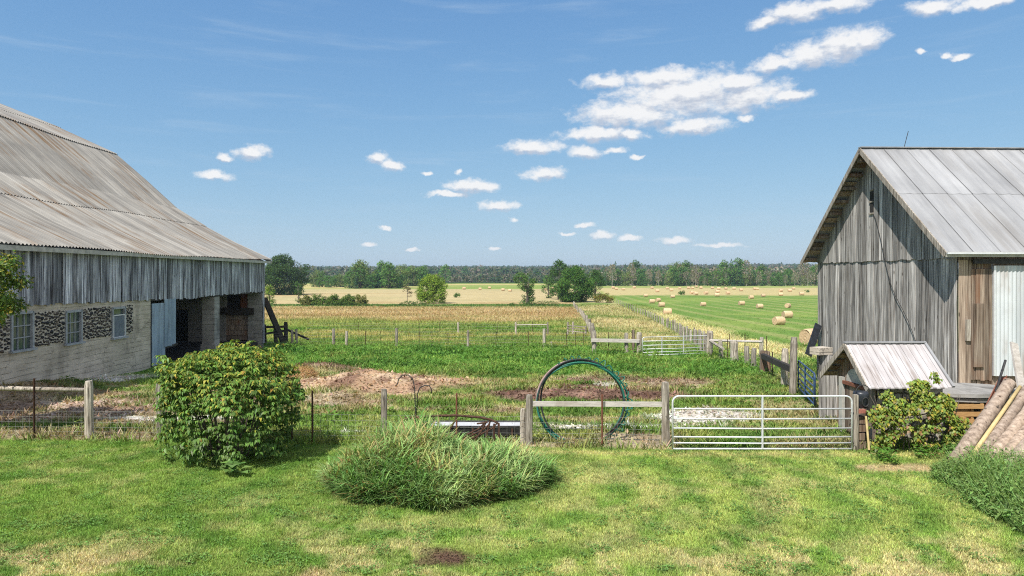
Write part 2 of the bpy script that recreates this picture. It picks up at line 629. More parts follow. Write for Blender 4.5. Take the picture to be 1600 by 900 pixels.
MAT['green_pipe'] = mat_plain('green_hose', (0.008, 0.085, 0.06), (0.02, 0.17, 0.115), 7, 0.45, 0.0, 0.1)
MAT['pink_pipe'] = mat_plain('faded_hose', (0.20, 0.12, 0.11), (0.42, 0.30, 0.27), 5, 0.6, 0.0, 0.1)
MAT['black_pipe'] = mat_plain('black_hose', (0.012, 0.013, 0.014), (0.035, 0.04, 0.04), 7, 0.5, 0.0, 0.1)
MAT['glass'] = mat_plain('window_glass', (0.025, 0.04, 0.035), (0.10, 0.13, 0.12), 2.2, 0.08, 0.0, 0.0, 0.6)
MAT['screen'] = mat_plain('window_screen', (0.10, 0.12, 0.15), (0.16, 0.185, 0.22), 5, 0.6, 0.0, 0.0)
MAT['frame'] = mat_plain('grey_window_paint', (0.22, 0.24, 0.26), (0.38, 0.40, 0.42), 7, 0.7)
MAT['frame_white'] = mat_plain('white_window_paint', (0.55, 0.55, 0.54), (0.72, 0.72, 0.70), 7, 0.6)
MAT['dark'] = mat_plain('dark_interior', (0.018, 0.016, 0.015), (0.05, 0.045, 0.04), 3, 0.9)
MAT['bark'] = mat_plain('tree_bark', (0.07, 0.055, 0.045), (0.20, 0.165, 0.135), 6, 0.95, 0.0, 0.6, 0.2, (1, 1, 0.3))
MAT['bark_pale'] = mat_plain('bare_grey_bark', (0.24, 0.22, 0.20), (0.42, 0.39, 0.36), 3, 0.95)
MAT['rubber'] = mat_plain('black_plastic', (0.012, 0.014, 0.018), (0.03, 0.035, 0.045), 7, 0.4, 0.0, 0.05, 0.5)
MAT['steel_in'] = mat_plain('trough_steel', (0.42, 0.43, 0.46), (0.70, 0.71, 0.74), 2.2, 0.45, 0.3, 0.05)
MAT['brick'] = mat_plain('red_brick', (0.24, 0.08, 0.055), (0.38, 0.15, 0.11), 8, 0.9)


def mat_log():
    m, t, b = new_mat('spruce_log_bark')
    v = t.coord('Object')
    n = t.noise(v, 9.0, 6.0, 0.7)
    n2 = t.noise(v, 2.2, 3.0, 0.6)
    c = t.ramp(n, [(0.3, (0.15, 0.11, 0.085)), (0.5, (0.40, 0.315, 0.245)), (0.7, (0.60, 0.50, 0.41))])
    c = t.mix(t.math('MULTIPLY', t.maprange(n2, 0.45, 0.7), 0.5), c, (0.40, 0.34, 0.29))
    kn = t.voro(v, 5.5)
    c = t.mix(t.math('MULTIPLY', t.maprange(kn, 0.17, 0.09), 0.85), c, (0.06, 0.035, 0.022))
    rnd = t.n.new('ShaderNodeObjectInfo').outputs['Random']
    c = t.mix(1.0, c, t.ramp(rnd, [(0, (0.72, 0.70, 0.69)), (0.5, (1.0, 0.95, 0.9)), (1, (0.86, 0.86, 0.88))]), 'MULTIPLY')
    t.put(b.inputs['Base Color'], c)
    t.put(b.inputs['Normal'], t.bump(n, 0.8, 0.02))
    return m


def mat_concrete(name, lo, hi, lines=True, pitch=0.21):
    m, t, b = new_mat(name)
    v = t.coord('Object')
    x, y, z = t.sepxyz(v)
    n = t.noise(t.scale(v, (1, 0.7, 1.6)), 1.3, 6.0, 0.66)
    s = t.noise(t.scale(v, (0.5, 0.5, 7.0)), 1.0, 4.0, 0.6)
    f = t.noise(v, 16.0, 3.0, 0.6)
    g = t.math('ADD', t.math('MULTIPLY', n, 0.5), t.math('ADD', t.math('MULTIPLY', s, 0.32), t.math('MULTIPLY', f, 0.18)))
    c = t.ramp(g, [(0.34, lo), (0.66, hi)])
    stain = t.noise(t.scale(v, (0.8, 0.8, 0.35)), 1.1, 4.0, 0.6)
    c = t.mix(t.math('MULTIPLY', t.maprange(stain, 0.52, 0.75), 0.55), c, tuple(q * 0.42 for q in lo))
    h = g
    if lines:
        wob = t.noise(t.scale(v, (0.35, 0.35, 1.2)), 1.0, 2.0, 0.5)
        ph = t.math('FRACT', t.math('ADD', t.math('DIVIDE', z, pitch), t.math('MULTIPLY', wob, 0.9)))
        brk = t.maprange(t.noise(v, 1.7, 3.0, 0.6), 0.36, 0.56)
        ln = t.math('MULTIPLY', t.maprange(ph, 0.10, 0.0), brk)
        c = t.mix(t.math('MULTIPLY', ln, 0.75), c, tuple(q * 0.25 for q in lo))
        h = t.math('SUBTRACT', g, t.math('MULTIPLY', ln, 0.6))
        cr = t.voro(t.vmath('ADD', v, t.vmath('MULTIPLY', t.noise(v, 1.6, 4.0, 0.6, 0, 'Color'), (0.9, 0.9, 0.9))), 0.33, 'DISTANCE_TO_EDGE')
        c = t.mix(t.math('MULTIPLY', t.maprange(cr, 0.006, 0.001), 0.55), c, (0.07, 0.06, 0.05))
    t.put(b.inputs['Base Color'], c)
    b.inputs['Roughness'].default_value = 0.95
    t.put(b.inputs['Normal'], t.bump(h, 0.6, 0.03))
    return m


def mat_cobble(name, scale, stone_lo, stone_hi, mortar, edge=0.05, flat=(1, 1, 1)):
    m, t, b = new_mat(name)
    v = t.scale(t.coord('Object'), flat)
    v = t.vmath('ADD', v, t.vmath('MULTIPLY', t.vmath('SUBTRACT', t.noise(v, 5.0, 2.0, 0.5, 0, 'Color'), (0.5, 0.5, 0.5)), (0.05, 0.05, 0.05)))
    e = t.voro(v, scale, 'DISTANCE_TO_EDGE')
    cell = t.voro(v, scale, 'F1', 1.0, 'Color')
    cv = t.sepxyz(cell)[0]
    n = t.noise(v, 12.0, 4.0, 0.6)
    sc = t.mix(cv, stone_lo, stone_hi)
    sc = t.mix(1.0, sc, t.ramp(n, [(0.25, 0.6), (0.75, 1.3)]), 'MULTIPLY')
    mk = t.maprange(e, edge * 0.75, edge * 1.5)
    c = t.mix(mk, t.mix(1.0, mortar, t.ramp(n, [(0.25, 0.7), (0.75, 1.1)]), 'MULTIPLY'), sc)
    t.put(b.inputs['Base Color'], c)
    b.inputs['Roughness'].default_value = 0.8
    t.put(b.inputs['Normal'], t.bump(t.maprange(e, 0.0, edge * 4), 0.9, 0.05))
    return m


def mat_hay():
    m, t, b = new_mat('baled_hay')
    v = t.coord('Object')
    n = t.noise(t.scale(v, (3, 16, 16)), 1.5, 5.0, 0.65)
    n2 = t.noise(t.scale(v, (9, 1.5, 1.5)), 1.0, 3.0, 0.6)
    c = t.ramp(t.math('ADD', t.math('MULTIPLY', n, 0.6), t.math('MULTIPLY', n2, 0.4)),
               [(0.3, (0.30, 0.19, 0.10)), (0.5, (0.62, 0.44, 0.26)), (0.7, (0.78, 0.60, 0.40))])
    rnd = t.n.new('ShaderNodeObjectInfo').outputs['Random']
    c = t.mix(1.0, c, t.ramp(rnd, [(0, 0.8), (1, 1.0)]), 'MULTIPLY')
    t.put(b.inputs['Base Color'], c)
    t.put(b.inputs['Normal'], t.bump(n, 0.8, 0.05))
    return m


MAT['log'] = mat_log()
MAT['concrete'] = mat_concrete('board_formed_concrete', (0.32, 0.275, 0.215), (0.70, 0.61, 0.50))
MAT['concrete_grey'] = mat_concrete('grey_concrete', (0.18, 0.17, 0.155), (0.40, 0.385, 0.36), True, 0.3)
MAT['cobble'] = mat_cobble('cobblestones_in_mortar', 6.2, (0.010, 0.010, 0.012), (0.05, 0.045, 0.045), (0.60, 0.56, 0.48), 0.05)
MAT['stone'] = mat_cobble('fieldstone_wall', 3.4, (0.22, 0.19, 0.15), (0.50, 0.46, 0.38), (0.13, 0.115, 0.10), 0.03, (1, 1, 1.7))
MAT['hay'] = mat_hay()
MAT['mortar'] = mat_plain('pale_mortar', (0.36, 0.32, 0.26), (0.60, 0.54, 0.45), 5, 0.95)


def mat_stone_tone():
    m, t, b = new_mat('dark_fieldstone')
    tone = t.attr('tone', 'Fac')
    n = t.noise(t.coord('Object'), 14.0, 4.0, 0.6)
    c = t.ramp(tone, [(0.0, (0.012, 0.012, 0.014)), (0.55, (0.035, 0.034, 0.036)), (0.8, (0.075, 0.06, 0.05)), (1.0, (0.13, 0.115, 0.10))])
    t.put(b.inputs['Base Color'], t.mix(1.0, c, t.ramp(n, [(0.25, 0.6), (0.75, 1.4)]), 'MULTIPLY'))
    b.inputs['Roughness'].default_value = 0.7
    t.put(b.inputs['Normal'], t.bump(n, 0.5, 0.01))
    return m


MAT['dark_stone'] = mat_stone_tone()

# ---------------------------------------------------------------- the land: what grows where
_lr = [G(*q) for q in ((1108, 557), (1075, 535), (1058, 522), (1035, 509), (1012, 497), (989, 487), (963, 474))]
_ll = [G(*q) for q in ((928, 544), (924, 523), (918, 509), (912, 500), (906, 491), (900, 484), (896, 478))]
LANE_R = (np.array([p.y for p in _lr]), np.array([p.x for p in _lr]))
LANE_L = (np.array([p.y for p in _ll]), np.array([p.x for p in _ll]))
_slope = (LANE_R[1][-1] - LANE_R[1][-2]) / (LANE_R[0][-1] - LANE_R[0][-2])


def lane_r(y):
    y = np.asarray(y, float)
    return np.interp(y, *LANE_R) + np.clip(y - LANE_R[0][-1], 0, None) * _slope


def lane_l(y):
    y = np.asarray(y, float)
    return np.interp(y, *LANE_L) + np.clip(y - LANE_L[0][-1], 0, None) * 0.1


def fence_y(x):
    return 16.2 - 0.06 * np.clip(x, -20, 4)


def ell(x, y, cx, cy, rx, ry, seed, rag=0.9, edge=0.25):
    d = np.sqrt(((x - cx) / rx) ** 2 + ((y - cy) / ry) ** 2)
    d = d + (fbm(x, y, max(0.5, min(rx, ry) * 0.7), seed, 4) - 0.5) * rag
    return 1 - sstep(1 - edge, 1 + edge, d)


def lerp(c, d, m):
    return c * (1 - m[:, None]) + np.asarray(d, float)[None, :] * m[:, None] if np.ndim(d) == 1 else c * (1 - m[:, None]) + d * m[:, None]


def zones(x, y):
    """albedo of the ground cover, and how bare (0-1) the soil is"""
    x = np.asarray(x, float)
    y = np.asarray(y, float)
    n = len(x)
    a = fbm(x, y, 3.5, 1, 4)
    b = fbm(x, y, 0.9, 2, 3)
    c_ = fbm(x, y, 14, 3, 4)
    big = fbm(x * 0.35, y, 40, 4, 4)
    bare = np.zeros(n)
    # mown lawn
    lawn = np.zeros((n, 3)) + np.array([0.150, 0.235, 0.048])
    lawn = lerp(lawn, (0.118, 0.200, 0.038), 0.7 * sstep(0.44, 0.64, a))
    lawn = lerp(lawn, (0.075, 0.150, 0.026), 0.7 * sstep(0.52, 0.68, b))
    f1 = fbm(x, y, 0.34, 22, 3)
    f2 = fbm(x, y, 0.42, 23, 3)
    lawn = lerp(lawn, (0.30, 0.32, 0.11), 0.4 * sstep(0.50, 0.72, f1))
    lawn = lerp(lawn, (0.075, 0.150, 0.030), 0.6 * sstep(0.50, 0.72, f2))
    ang = np.sqrt(((x + 1.45) / 1.25) ** 2 + (y - 13.25) ** 2)
    stripe = 0.5 + 0.5 * np.sin(ang * 2 * math.pi / 1.02 + 1.2 * (a - 0.5))
    lawn = lerp(lawn, (0.265, 0.310, 0.085), 0.62 * stripe * sstep(-5, 3, x + .0 * y) + 0.30 * stripe)
    dry = sstep(0.40, 0.62, f1) * sstep(0.45, 0.62, fbm(x, y, 1.9, 21, 4)) * (0.42 + 0.55 * sstep(11.5, 9.0, y))
    lawn = lerp(lawn, (0.44, 0.37, 0.20), (0.5 + 0.3 * sstep(11, 9.5, y)) * dry)
    near = sstep(10.6, 9.2, y) * sstep(0.45, 0.62, fbm(x, y, 0.9, 31, 4)) * sstep(-0.5, -3, x)
    lawn = lerp(lawn, (0.40, 0.30, 0.18), 0.8 * near)
    lawn = lerp(lawn, (0.36, 0.32, 0.15), 0.4 * sstep(0.50, 0.62, b) * ell(x, y, 3.6, 11.5, 3.5, 3.0, 33))
    dirt = np.maximum(ell(x, y, -0.93, 9.62, 0.34, 0.34, 34, 1.5, 0.35), 0.8 * ell(x, y, -1.22, 9.5, 0.22, 0.14, 36, 1.5, 0.4))
    lawn = lerp(lawn, (0.115, 0.070, 0.050), dirt)
    bare = np.maximum(bare, dirt)
    tr = ell(x, y, 8.0, 14.2, 0.9, 0.28, 35)
    lawn = lerp(lawn, (0.40, 0.29, 0.17), 0.8 * tr)
    bare = np.maximum(bare, 0.8 * tr)
    edge = sstep(fence_y(x) - 0.75, fence_y(x) - 0.3, y) * (1 - sstep(4, 5, x))
    lawn = lerp(lawn, (0.42, 0.36, 0.17), 0.6 * sstep(0.3, 1.0, 1 - np.abs(y - fence_y(x) + 0.75) / 0.5) * sstep(-6, 1, x))
    c = lawn
    # barnyard
    m = sstep(fence_y(x) - 0.45, fence_y(x) - 0.1, y)
    yard = np.zeros((n, 3)) + np.array([0.140, 0.215, 0.050])
    yard = lerp(yard, (0.24, 0.265, 0.08), sstep(0.47, 0.65, b))
    yard = lerp(yard, (0.065, 0.130, 0.028), 0.8 * sstep(0.5, 0.64, fbm(x, y, 1.2, 64, 3)))
    yard = lerp(yard, (0.36, 0.29, 0.16), 0.7 * sstep(0.54, 0.66, fbm(x, y * 1.4, 1.6, 65, 4)))
    soil = sstep(0.53, 0.66, fbm(x, y * 1.7, 3.2, 41, 4)) * (1 - sstep(27, 34, y))
    soil = np.maximum(soil, 0.9 * sstep(0.45, 0.6, fbm(x, y * 1.8, 2.2, 42, 4)) * sstep(-8.5, -10.5, x) * (1 - sstep(23, 26, y)))
    soilc = np.zeros((n, 3)) + np.array([0.27, 0.185, 0.125])
    soilc = lerp(soilc, (0.42, 0.33, 0.235), sstep(0.45, 0.65, b))
    yard = lerp(yard, soilc, 0.85 * soil)
    bare = np.maximum(bare, m * 0.85 * soil)
    straw = np.maximum(ell(x, y, -5.2, 26.4, 3.3, 2.3, 43, 0.8), ell(x, y, -2.8, 27.2, 1.3, 0.8, 44, 1.0))
    sc = np.zeros((n, 3)) + np.array([0.37, 0.245, 0.155])
    sc = lerp(sc, (0.52, 0.385, 0.26), sstep(0.42, 0.62, b))
    sc = lerp(sc, (0.20, 0.12, 0.085), 0.9 * sstep(0.50, 0.60, fbm(x, y, 0.6, 45, 3)))
    yard = lerp(yard, sc, straw)
    manure = np.maximum(np.maximum(ell(x, y, 2.3, 23.4, 3.6, 1.15, 46, 0.8), ell(x, y, 3.8, 25.6, 2.6, 0.6, 47, 1.1)), ell(x, y, -9.0, 31.5, 2.2, 1.7, 48, 0.7))
    manure = np.maximum(manure, 0.8 * ell(x, y, 5.0, 28.2, 3.4, 0.8, 49, 1.2))
    mc = np.zeros((n, 3)) + np.array([0.135, 0.080, 0.060])
    mc = lerp(mc, (0.27, 0.17, 0.125), sstep(0.50, 0.68, fbm(x, y, 0.45, 50, 3)))
    yard = lerp(yard, mc, manure)
    chips = ell(x, y, -13.6, 20.6, 3.0, 1.9, 51, 0.9) * sstep(0.36, 0.5, b)
    cc = np.zeros((n, 3)) + np.array([0.29, 0.205, 0.15])
    cc = lerp(cc, (0.45, 0.35, 0.28), sstep(0.5, 0.64, fbm(x, y, 0.35, 52, 2)))
    yard = lerp(yard, cc, chips)
    grav = np.maximum(ell(x, y, 5.5, 19.7, 1.6, 0.95, 53, 0.7), ell(x, y, 3.0, 18.3, 2.6, 0.22, 54, 1.0))
    grav = np.maximum(grav, ell(x, y, -16.4, 28.8, 1.2, 2.4, 55, 0.7))
    grav = np.maximum(grav, 0.9 * ell(x, y, -1.4, 17.6, 2.4, 0.18, 56, 1.0))
    grav = np.maximum(grav, 0.8 * ell(x, y, 3.6, 26.6, 0.5, 0.5, 57, 1.0))
    grav = np.maximum(grav, 0.85 * ell(x, y, -9.8, 19.4, 2.3, 0.28, 58, 0.9))
    gc = np.zeros((n, 3)) + np.array([0.46, 0.42, 0.36])
    gc = lerp(gc, (0.68, 0.65, 0.60), sstep(0.46, 0.62, fbm(x, y, 0.3, 59, 2)))
    yard = lerp(yard, gc, grav)
    for q in (straw, manure, chips, grav):
        bare = np.maximum(bare, m * q)
    # lush weeds beyond the yard
    lush = np.zeros((n, 3)) + np.array([0.105, 0.215, 0.044])
    lush = lerp(lush, (0.200, 0.300, 0.068), sstep(0.45, 0.62, b))
    lush = lerp(lush, (0.26, 0.26, 0.09), 0.6 * sstep(0.56, 0.70, fbm(x * .7, y, 2.4, 62, 4)))
    lush = lerp(lush, (0.040, 0.105, 0.024), 0.8 * sstep(0.52, 0.66, fbm(x * .6, y, 1.7, 63, 4)))
    ml = sstep(28.5, 32, y + (a - 0.5) * 5) * (1 - sstep(48, 52, y))
    ml = ml * (1 - 0.75 * manure)
    yard = lerp(yard, lush, ml * (1 - straw))
    # lower pasture between the two cross fences
    past = np.zeros((n, 3)) + np.array([0.165, 0.225, 0.062])
    past = lerp(past, (0.34, 0.31, 0.11), sstep(0.46, 0.66, fbm(x * 0.6, y, 6, 61, 4)))
    past = lerp(past, (0.10, 0.19, 0.035), sstep(0.54, 0.68, a))
    yard = lerp(yard, past, sstep(47, 52, y + (a - .5) * 6))
    c = lerp(c, yard, m)
    # standing hay field on the left: yellow-green lower edge, then gold
    gold = np.zeros((n, 3)) + np.array([0.36, 0.262, 0.128])
    gold = lerp(gold, (0.43, 0.335, 0.18), sstep(0.42, 0.64, fbm(x * 0.5, y, 12, 71, 4)))
    gold = lerp(gold, (0.25, 0.23, 0.095), 0.8 * sstep(0.53, 0.68, fbm(x * 0.4, y, 26, 72, 4)))
    yg = np.zeros((n, 3)) + np.array([0.26, 0.29, 0.085])
    yg = lerp(yg, (0.15, 0.21, 0.055), sstep(.48, .62, fbm(x, y, 5, 74, 3)))
    gf = lerp(yg, gold, sstep(98, 125, y + (c_ - .5) * 40))
    c = lerp(c, gf, sstep(86, 98, y + (c_ - .5) * 18))
    hr = sstep(180, 184, y + (a - .5) * 6) * (1 - sstep(198, 206, y + (a - .5) * 6))
    c = lerp(c, (0.11, 0.19, 0.05), hr * (x < lane_l(y)))
    c = lerp(c, (0.44, 0.37, 0.20), sstep(200, 240, y) * sstep(0.45, 0.6, fbm(x * 0.25, y, 60, 73, 3)) * 0.7)
    # lane between its fences
    lane = lerp(np.zeros((n, 3)) + np.array([0.36, 0.33, 0.155]), (0.17, 0.23, 0.065), sstep(0.46, 0.62, fbm(x, y * 0.6, 8, 81, 4)))
    lane = lerp(lane, (0.47, 0.40, 0.22), 0.7 * sstep(0.5, 0.66, fbm(x, y, 16, 82, 3)))
    ln = sstep(42, 50, y) * sstep(-0.6, 0.6, x - lane_l(y)) * (1 - sstep(-0.6, 0.6, x - lane_r(y))) * (1 - sstep(215, 235, y))
    c = lerp(c, lane, ln)
    # mown hay field on the right
    rx_ = x - lane_r(y)
    rf = sstep(-0.5, 0.7, rx_) * sstep(36, 42, y)
    hay = np.zeros((n, 3)) + np.array([0.130, 0.215, 0.050])
    hay = lerp(hay, (0.19, 0.26, 0.065), sstep(0.44, 0.64, fbm(x * 0.7, y, 22, 91, 4)))
    wind = 0.5 + 0.5 * np.sin((rx_ + y * 0.05) * 2 * math.pi / 6.2)
    hay = lerp(hay, (0.30, 0.30, 0.12), 0.6 * sstep(0.62, 0.95, wind) * sstep(0.35, 0.55, fbm(x, y * 0.4, 18, 92, 3)))
    hay = lerp(hay, (0.42, 0.35, 0.17), sstep(278, 300, y + (c_ - .5) * 30) * (1 - 0.8 * sstep(430, 470, y + (c_ - .5) * 40)))
    hay = lerp(hay, (0.28, 0.32, 0.10), 0.9 * sstep(440, 480, y))
    hay = lerp(hay, (0.62, 0.53, 0.30), 0.75 * (1 - sstep(5.0, 8.0, rx_ + (c_ - .5) * 5)) * sstep(0.5, 2.5, rx_) * (1 - sstep(120, 200, y)))
    hay = lerp(hay, (0.20, 0.27, 0.06), (1 - sstep(1.2, 3.4, rx_)) * 0.75)
    c = lerp(c, hay, rf)
    # far fields and the wooded rise
    far = np.zeros((n, 3)) + np.array([0.42, 0.36, 0.15])
    far = lerp(far, (0.20, 0.27, 0.07), sstep(0.5, 0.6, fbm(x * 0.4, y, 150, 95, 3)))
    c = lerp(c, far, sstep(395, 430, y) * (1 - rf))
    c = lerp(c, (0.035, 0.06, 0.022), sstep(640, 700, y))
    k = 0.86 + 0.28 * fbm(x, y, 0.5, 97, 2)
    return np.clip(c * k[:, None], 0.01, 0.8), bare


def build_ground():
    ys = np.concatenate([np.arange(-14, 8, 0.8), np.geomspace(8, 9000, 640)])
    nt = 440
    t = np.linspace(-1, 1, nt)
    Y = np.repeat(ys, nt)
    W = np.repeat(26 + 1.15 * np.clip(ys, 0, None), nt)
    X = np.tile(t, len(ys)) * W
    Z = ground_z(X, Y)
    C, bare = zones(X, Y)
    V = np.stack([X, Y, Z], 1)
    i = np.arange(len(ys) - 1)[:, None] * nt + np.arange(nt - 1)[None, :]
    i = i.ravel()
    Q = np.stack([i, i + 1, i + nt + 1, i + nt], 1)
    m, tt, b = new_mat('ground_cover')
    pos = tt.geo('Position')
    n1 = tt.noise(pos, 9.0, 5.0, 0.7)
    n2 = tt.noise(pos, 1.6, 4.0, 0.65)
    n3 = tt.noise(pos, 45.0, 2.0, 0.6)
    k = tt.math('ADD', tt.math('MULTIPLY', n1, 0.5), tt.math('ADD', tt.math('MULTIPLY', n2, 0.3), tt.math('MULTIPLY', n3, 0.2)))
    kk = tt.ramp(k, [(0.34, 0.42), (0.5, 0.95), (0.66, 1.5)])
    tt.put(b.inputs['Base Color'], tt.mix(1.0, tt.attr('Col'), kk, 'MULTIPLY'))
    b.inputs['Roughness'].default_value = 1.0
    b.inputs['Specular IOR Level'].default_value = 0.0
    tt.put(b.inputs['Normal'], tt.bump(k, 0.9, 0.06))
    o = np_obj('ground', V, Q, C, m)
    o.data.polygons.foreach_set('use_smooth', np.ones(len(o.data.polygons), dtype=bool))
    o['kind'] = 'structure'
    o['label'] = 'lawn, barnyard and hay fields stretching to the far woods'


# ---------------------------------------------------------------- grasses and weeds
def blades(x, y, z, h, w, az, lean, bend, nseg, C, tipmul=1.25, face=None):
    """bent tapering blades; each row of C is one blade's colour"""
    n = len(x)
    fa = az + math.pi / 2 + (RNG.random(n) - 0.5) * 2.2 if face is None else face
    sx, sy = np.cos(fa), np.sin(fa)
    dx, dy = np.cos(az), np.sin(az)
    rows, cols = [], []
    for k in range(nseg + 1):
        t = k / nseg
        out = h * (lean * t + bend * t * t)
        zz = z + h * t * np.sqrt(np.clip(1 - (lean * 0.7 + bend * 0.8 * t) ** 2, 0.12, 1)) - 0.01
        wid = w * (1 - t ** 1.6) * 0.5 + 0.0012
        cx, cy = x + dx * out, y + dy * out
        rows.append(np.stack([cx - sx * wid, cy - sy * wid, zz], 1))
        rows.append(np.stack([cx + sx * wid, cy + sy * wid, zz], 1))
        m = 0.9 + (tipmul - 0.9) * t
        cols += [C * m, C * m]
    V = np.stack(rows, 1).reshape(-1, 3)
    CC = np.stack(cols, 1).reshape(-1, 3)
    per = 2 * (nseg + 1)
    b = np.arange(n)[:, None] * per
    Q = np.concatenate([np.stack([b + 2 * k, b + 2 * k + 1, b + 2 * k + 3, b + 2 * k + 2], 2).reshape(-1, 4) for k in range(nseg)])
    return V, Q, np.clip(CC, 0, 0.9)


def leaves(pos, axis, nrm, L, W, C, fold=0.18, droop=0.2):
    """pointed leaves: 6 points, two quads folded along the midrib"""
    axis = axis / np.linalg.norm(axis, axis=1, keepdims=True)
    s = np.cross(axis, nrm)
    s /= np.linalg.norm(s, axis=1, keepdims=True) + 1e-9
    u = np.cross(s, axis)
    L = L[:, None]
    W = W[:, None]
    base = pos
    mid = pos + axis * L * 0.5 + u * L * droop * 0.35
    tip = pos + axis * L - u * L * droop
    l = pos + axis * L * 0.42 - s * W * 0.5 + u * (fold * W + L * droop * 0.3)
    r = pos + axis * L * 0.42 + s * W * 0.5 + u * (fold * W + L * droop * 0.3)
    V = np.stack([base, l, tip, r, mid], 1).reshape(-1, 3)
    n = len(pos)
    b = np.arange(n)[:, None] * 5
    Q = np.concatenate([np.stack([b, b + 4, b + 2, b + 1], 2).reshape(-1, 4), np.stack([b, b + 3, b + 2, b + 4], 2).reshape(-1, 4)])
    return V, Q, np.repeat(np.clip(C, 0, 0.9), 5, axis=0)


def join(parts):
    V, Q, C, off = [], [], [], 0
    for v, q, c in parts:
        V.append(v)
        Q.append(q + off)
        C.append(c)
        off += len(v)
    return np.concatenate(V), np.concatenate(Q), np.concatenate(C)


def scatter(n, y0, y1, half=0.80, power=1.0):
    """points over the wedge in front of the viewpoint; power 1 = even per metre of depth"""
    y = y0 + (y1 - y0) * RNG.random(n) if power == 1 else y0 * (y1 / y0) ** RNG.random(n)
    x = (RNG.random(n) * 2 - 1) * (half * y + 1.0)
    return x, y


ISLAND = (-1.45, 13.25, 2.15, 1.62)


def island(x, y):
    d = np.sqrt(((x - ISLAND[0]) / ISLAND[2]) ** 2 + ((y - ISLAND[1]) / ISLAND[3]) ** 2)
    return d + (fbm(x, y, 0.7, 101, 2) - 0.5) * 0.25


WEED_EDGE = (np.array([8, 9.5, 10.4, 11.4, 12.5, 13.4, 14.2, 14.9]), np.array([6.9, 7.4, 7.85, 8.0, 8.15, 8.35, 8.9, 9.6]))


def jitter(C, a=0.3):
    k = 1 + (RNG.random((len(C), 1)) - 0.5) * 2 * a
    h = 1 + (RNG.random((len(C), 3)) - 0.5) * 0.25
    return C * k * h


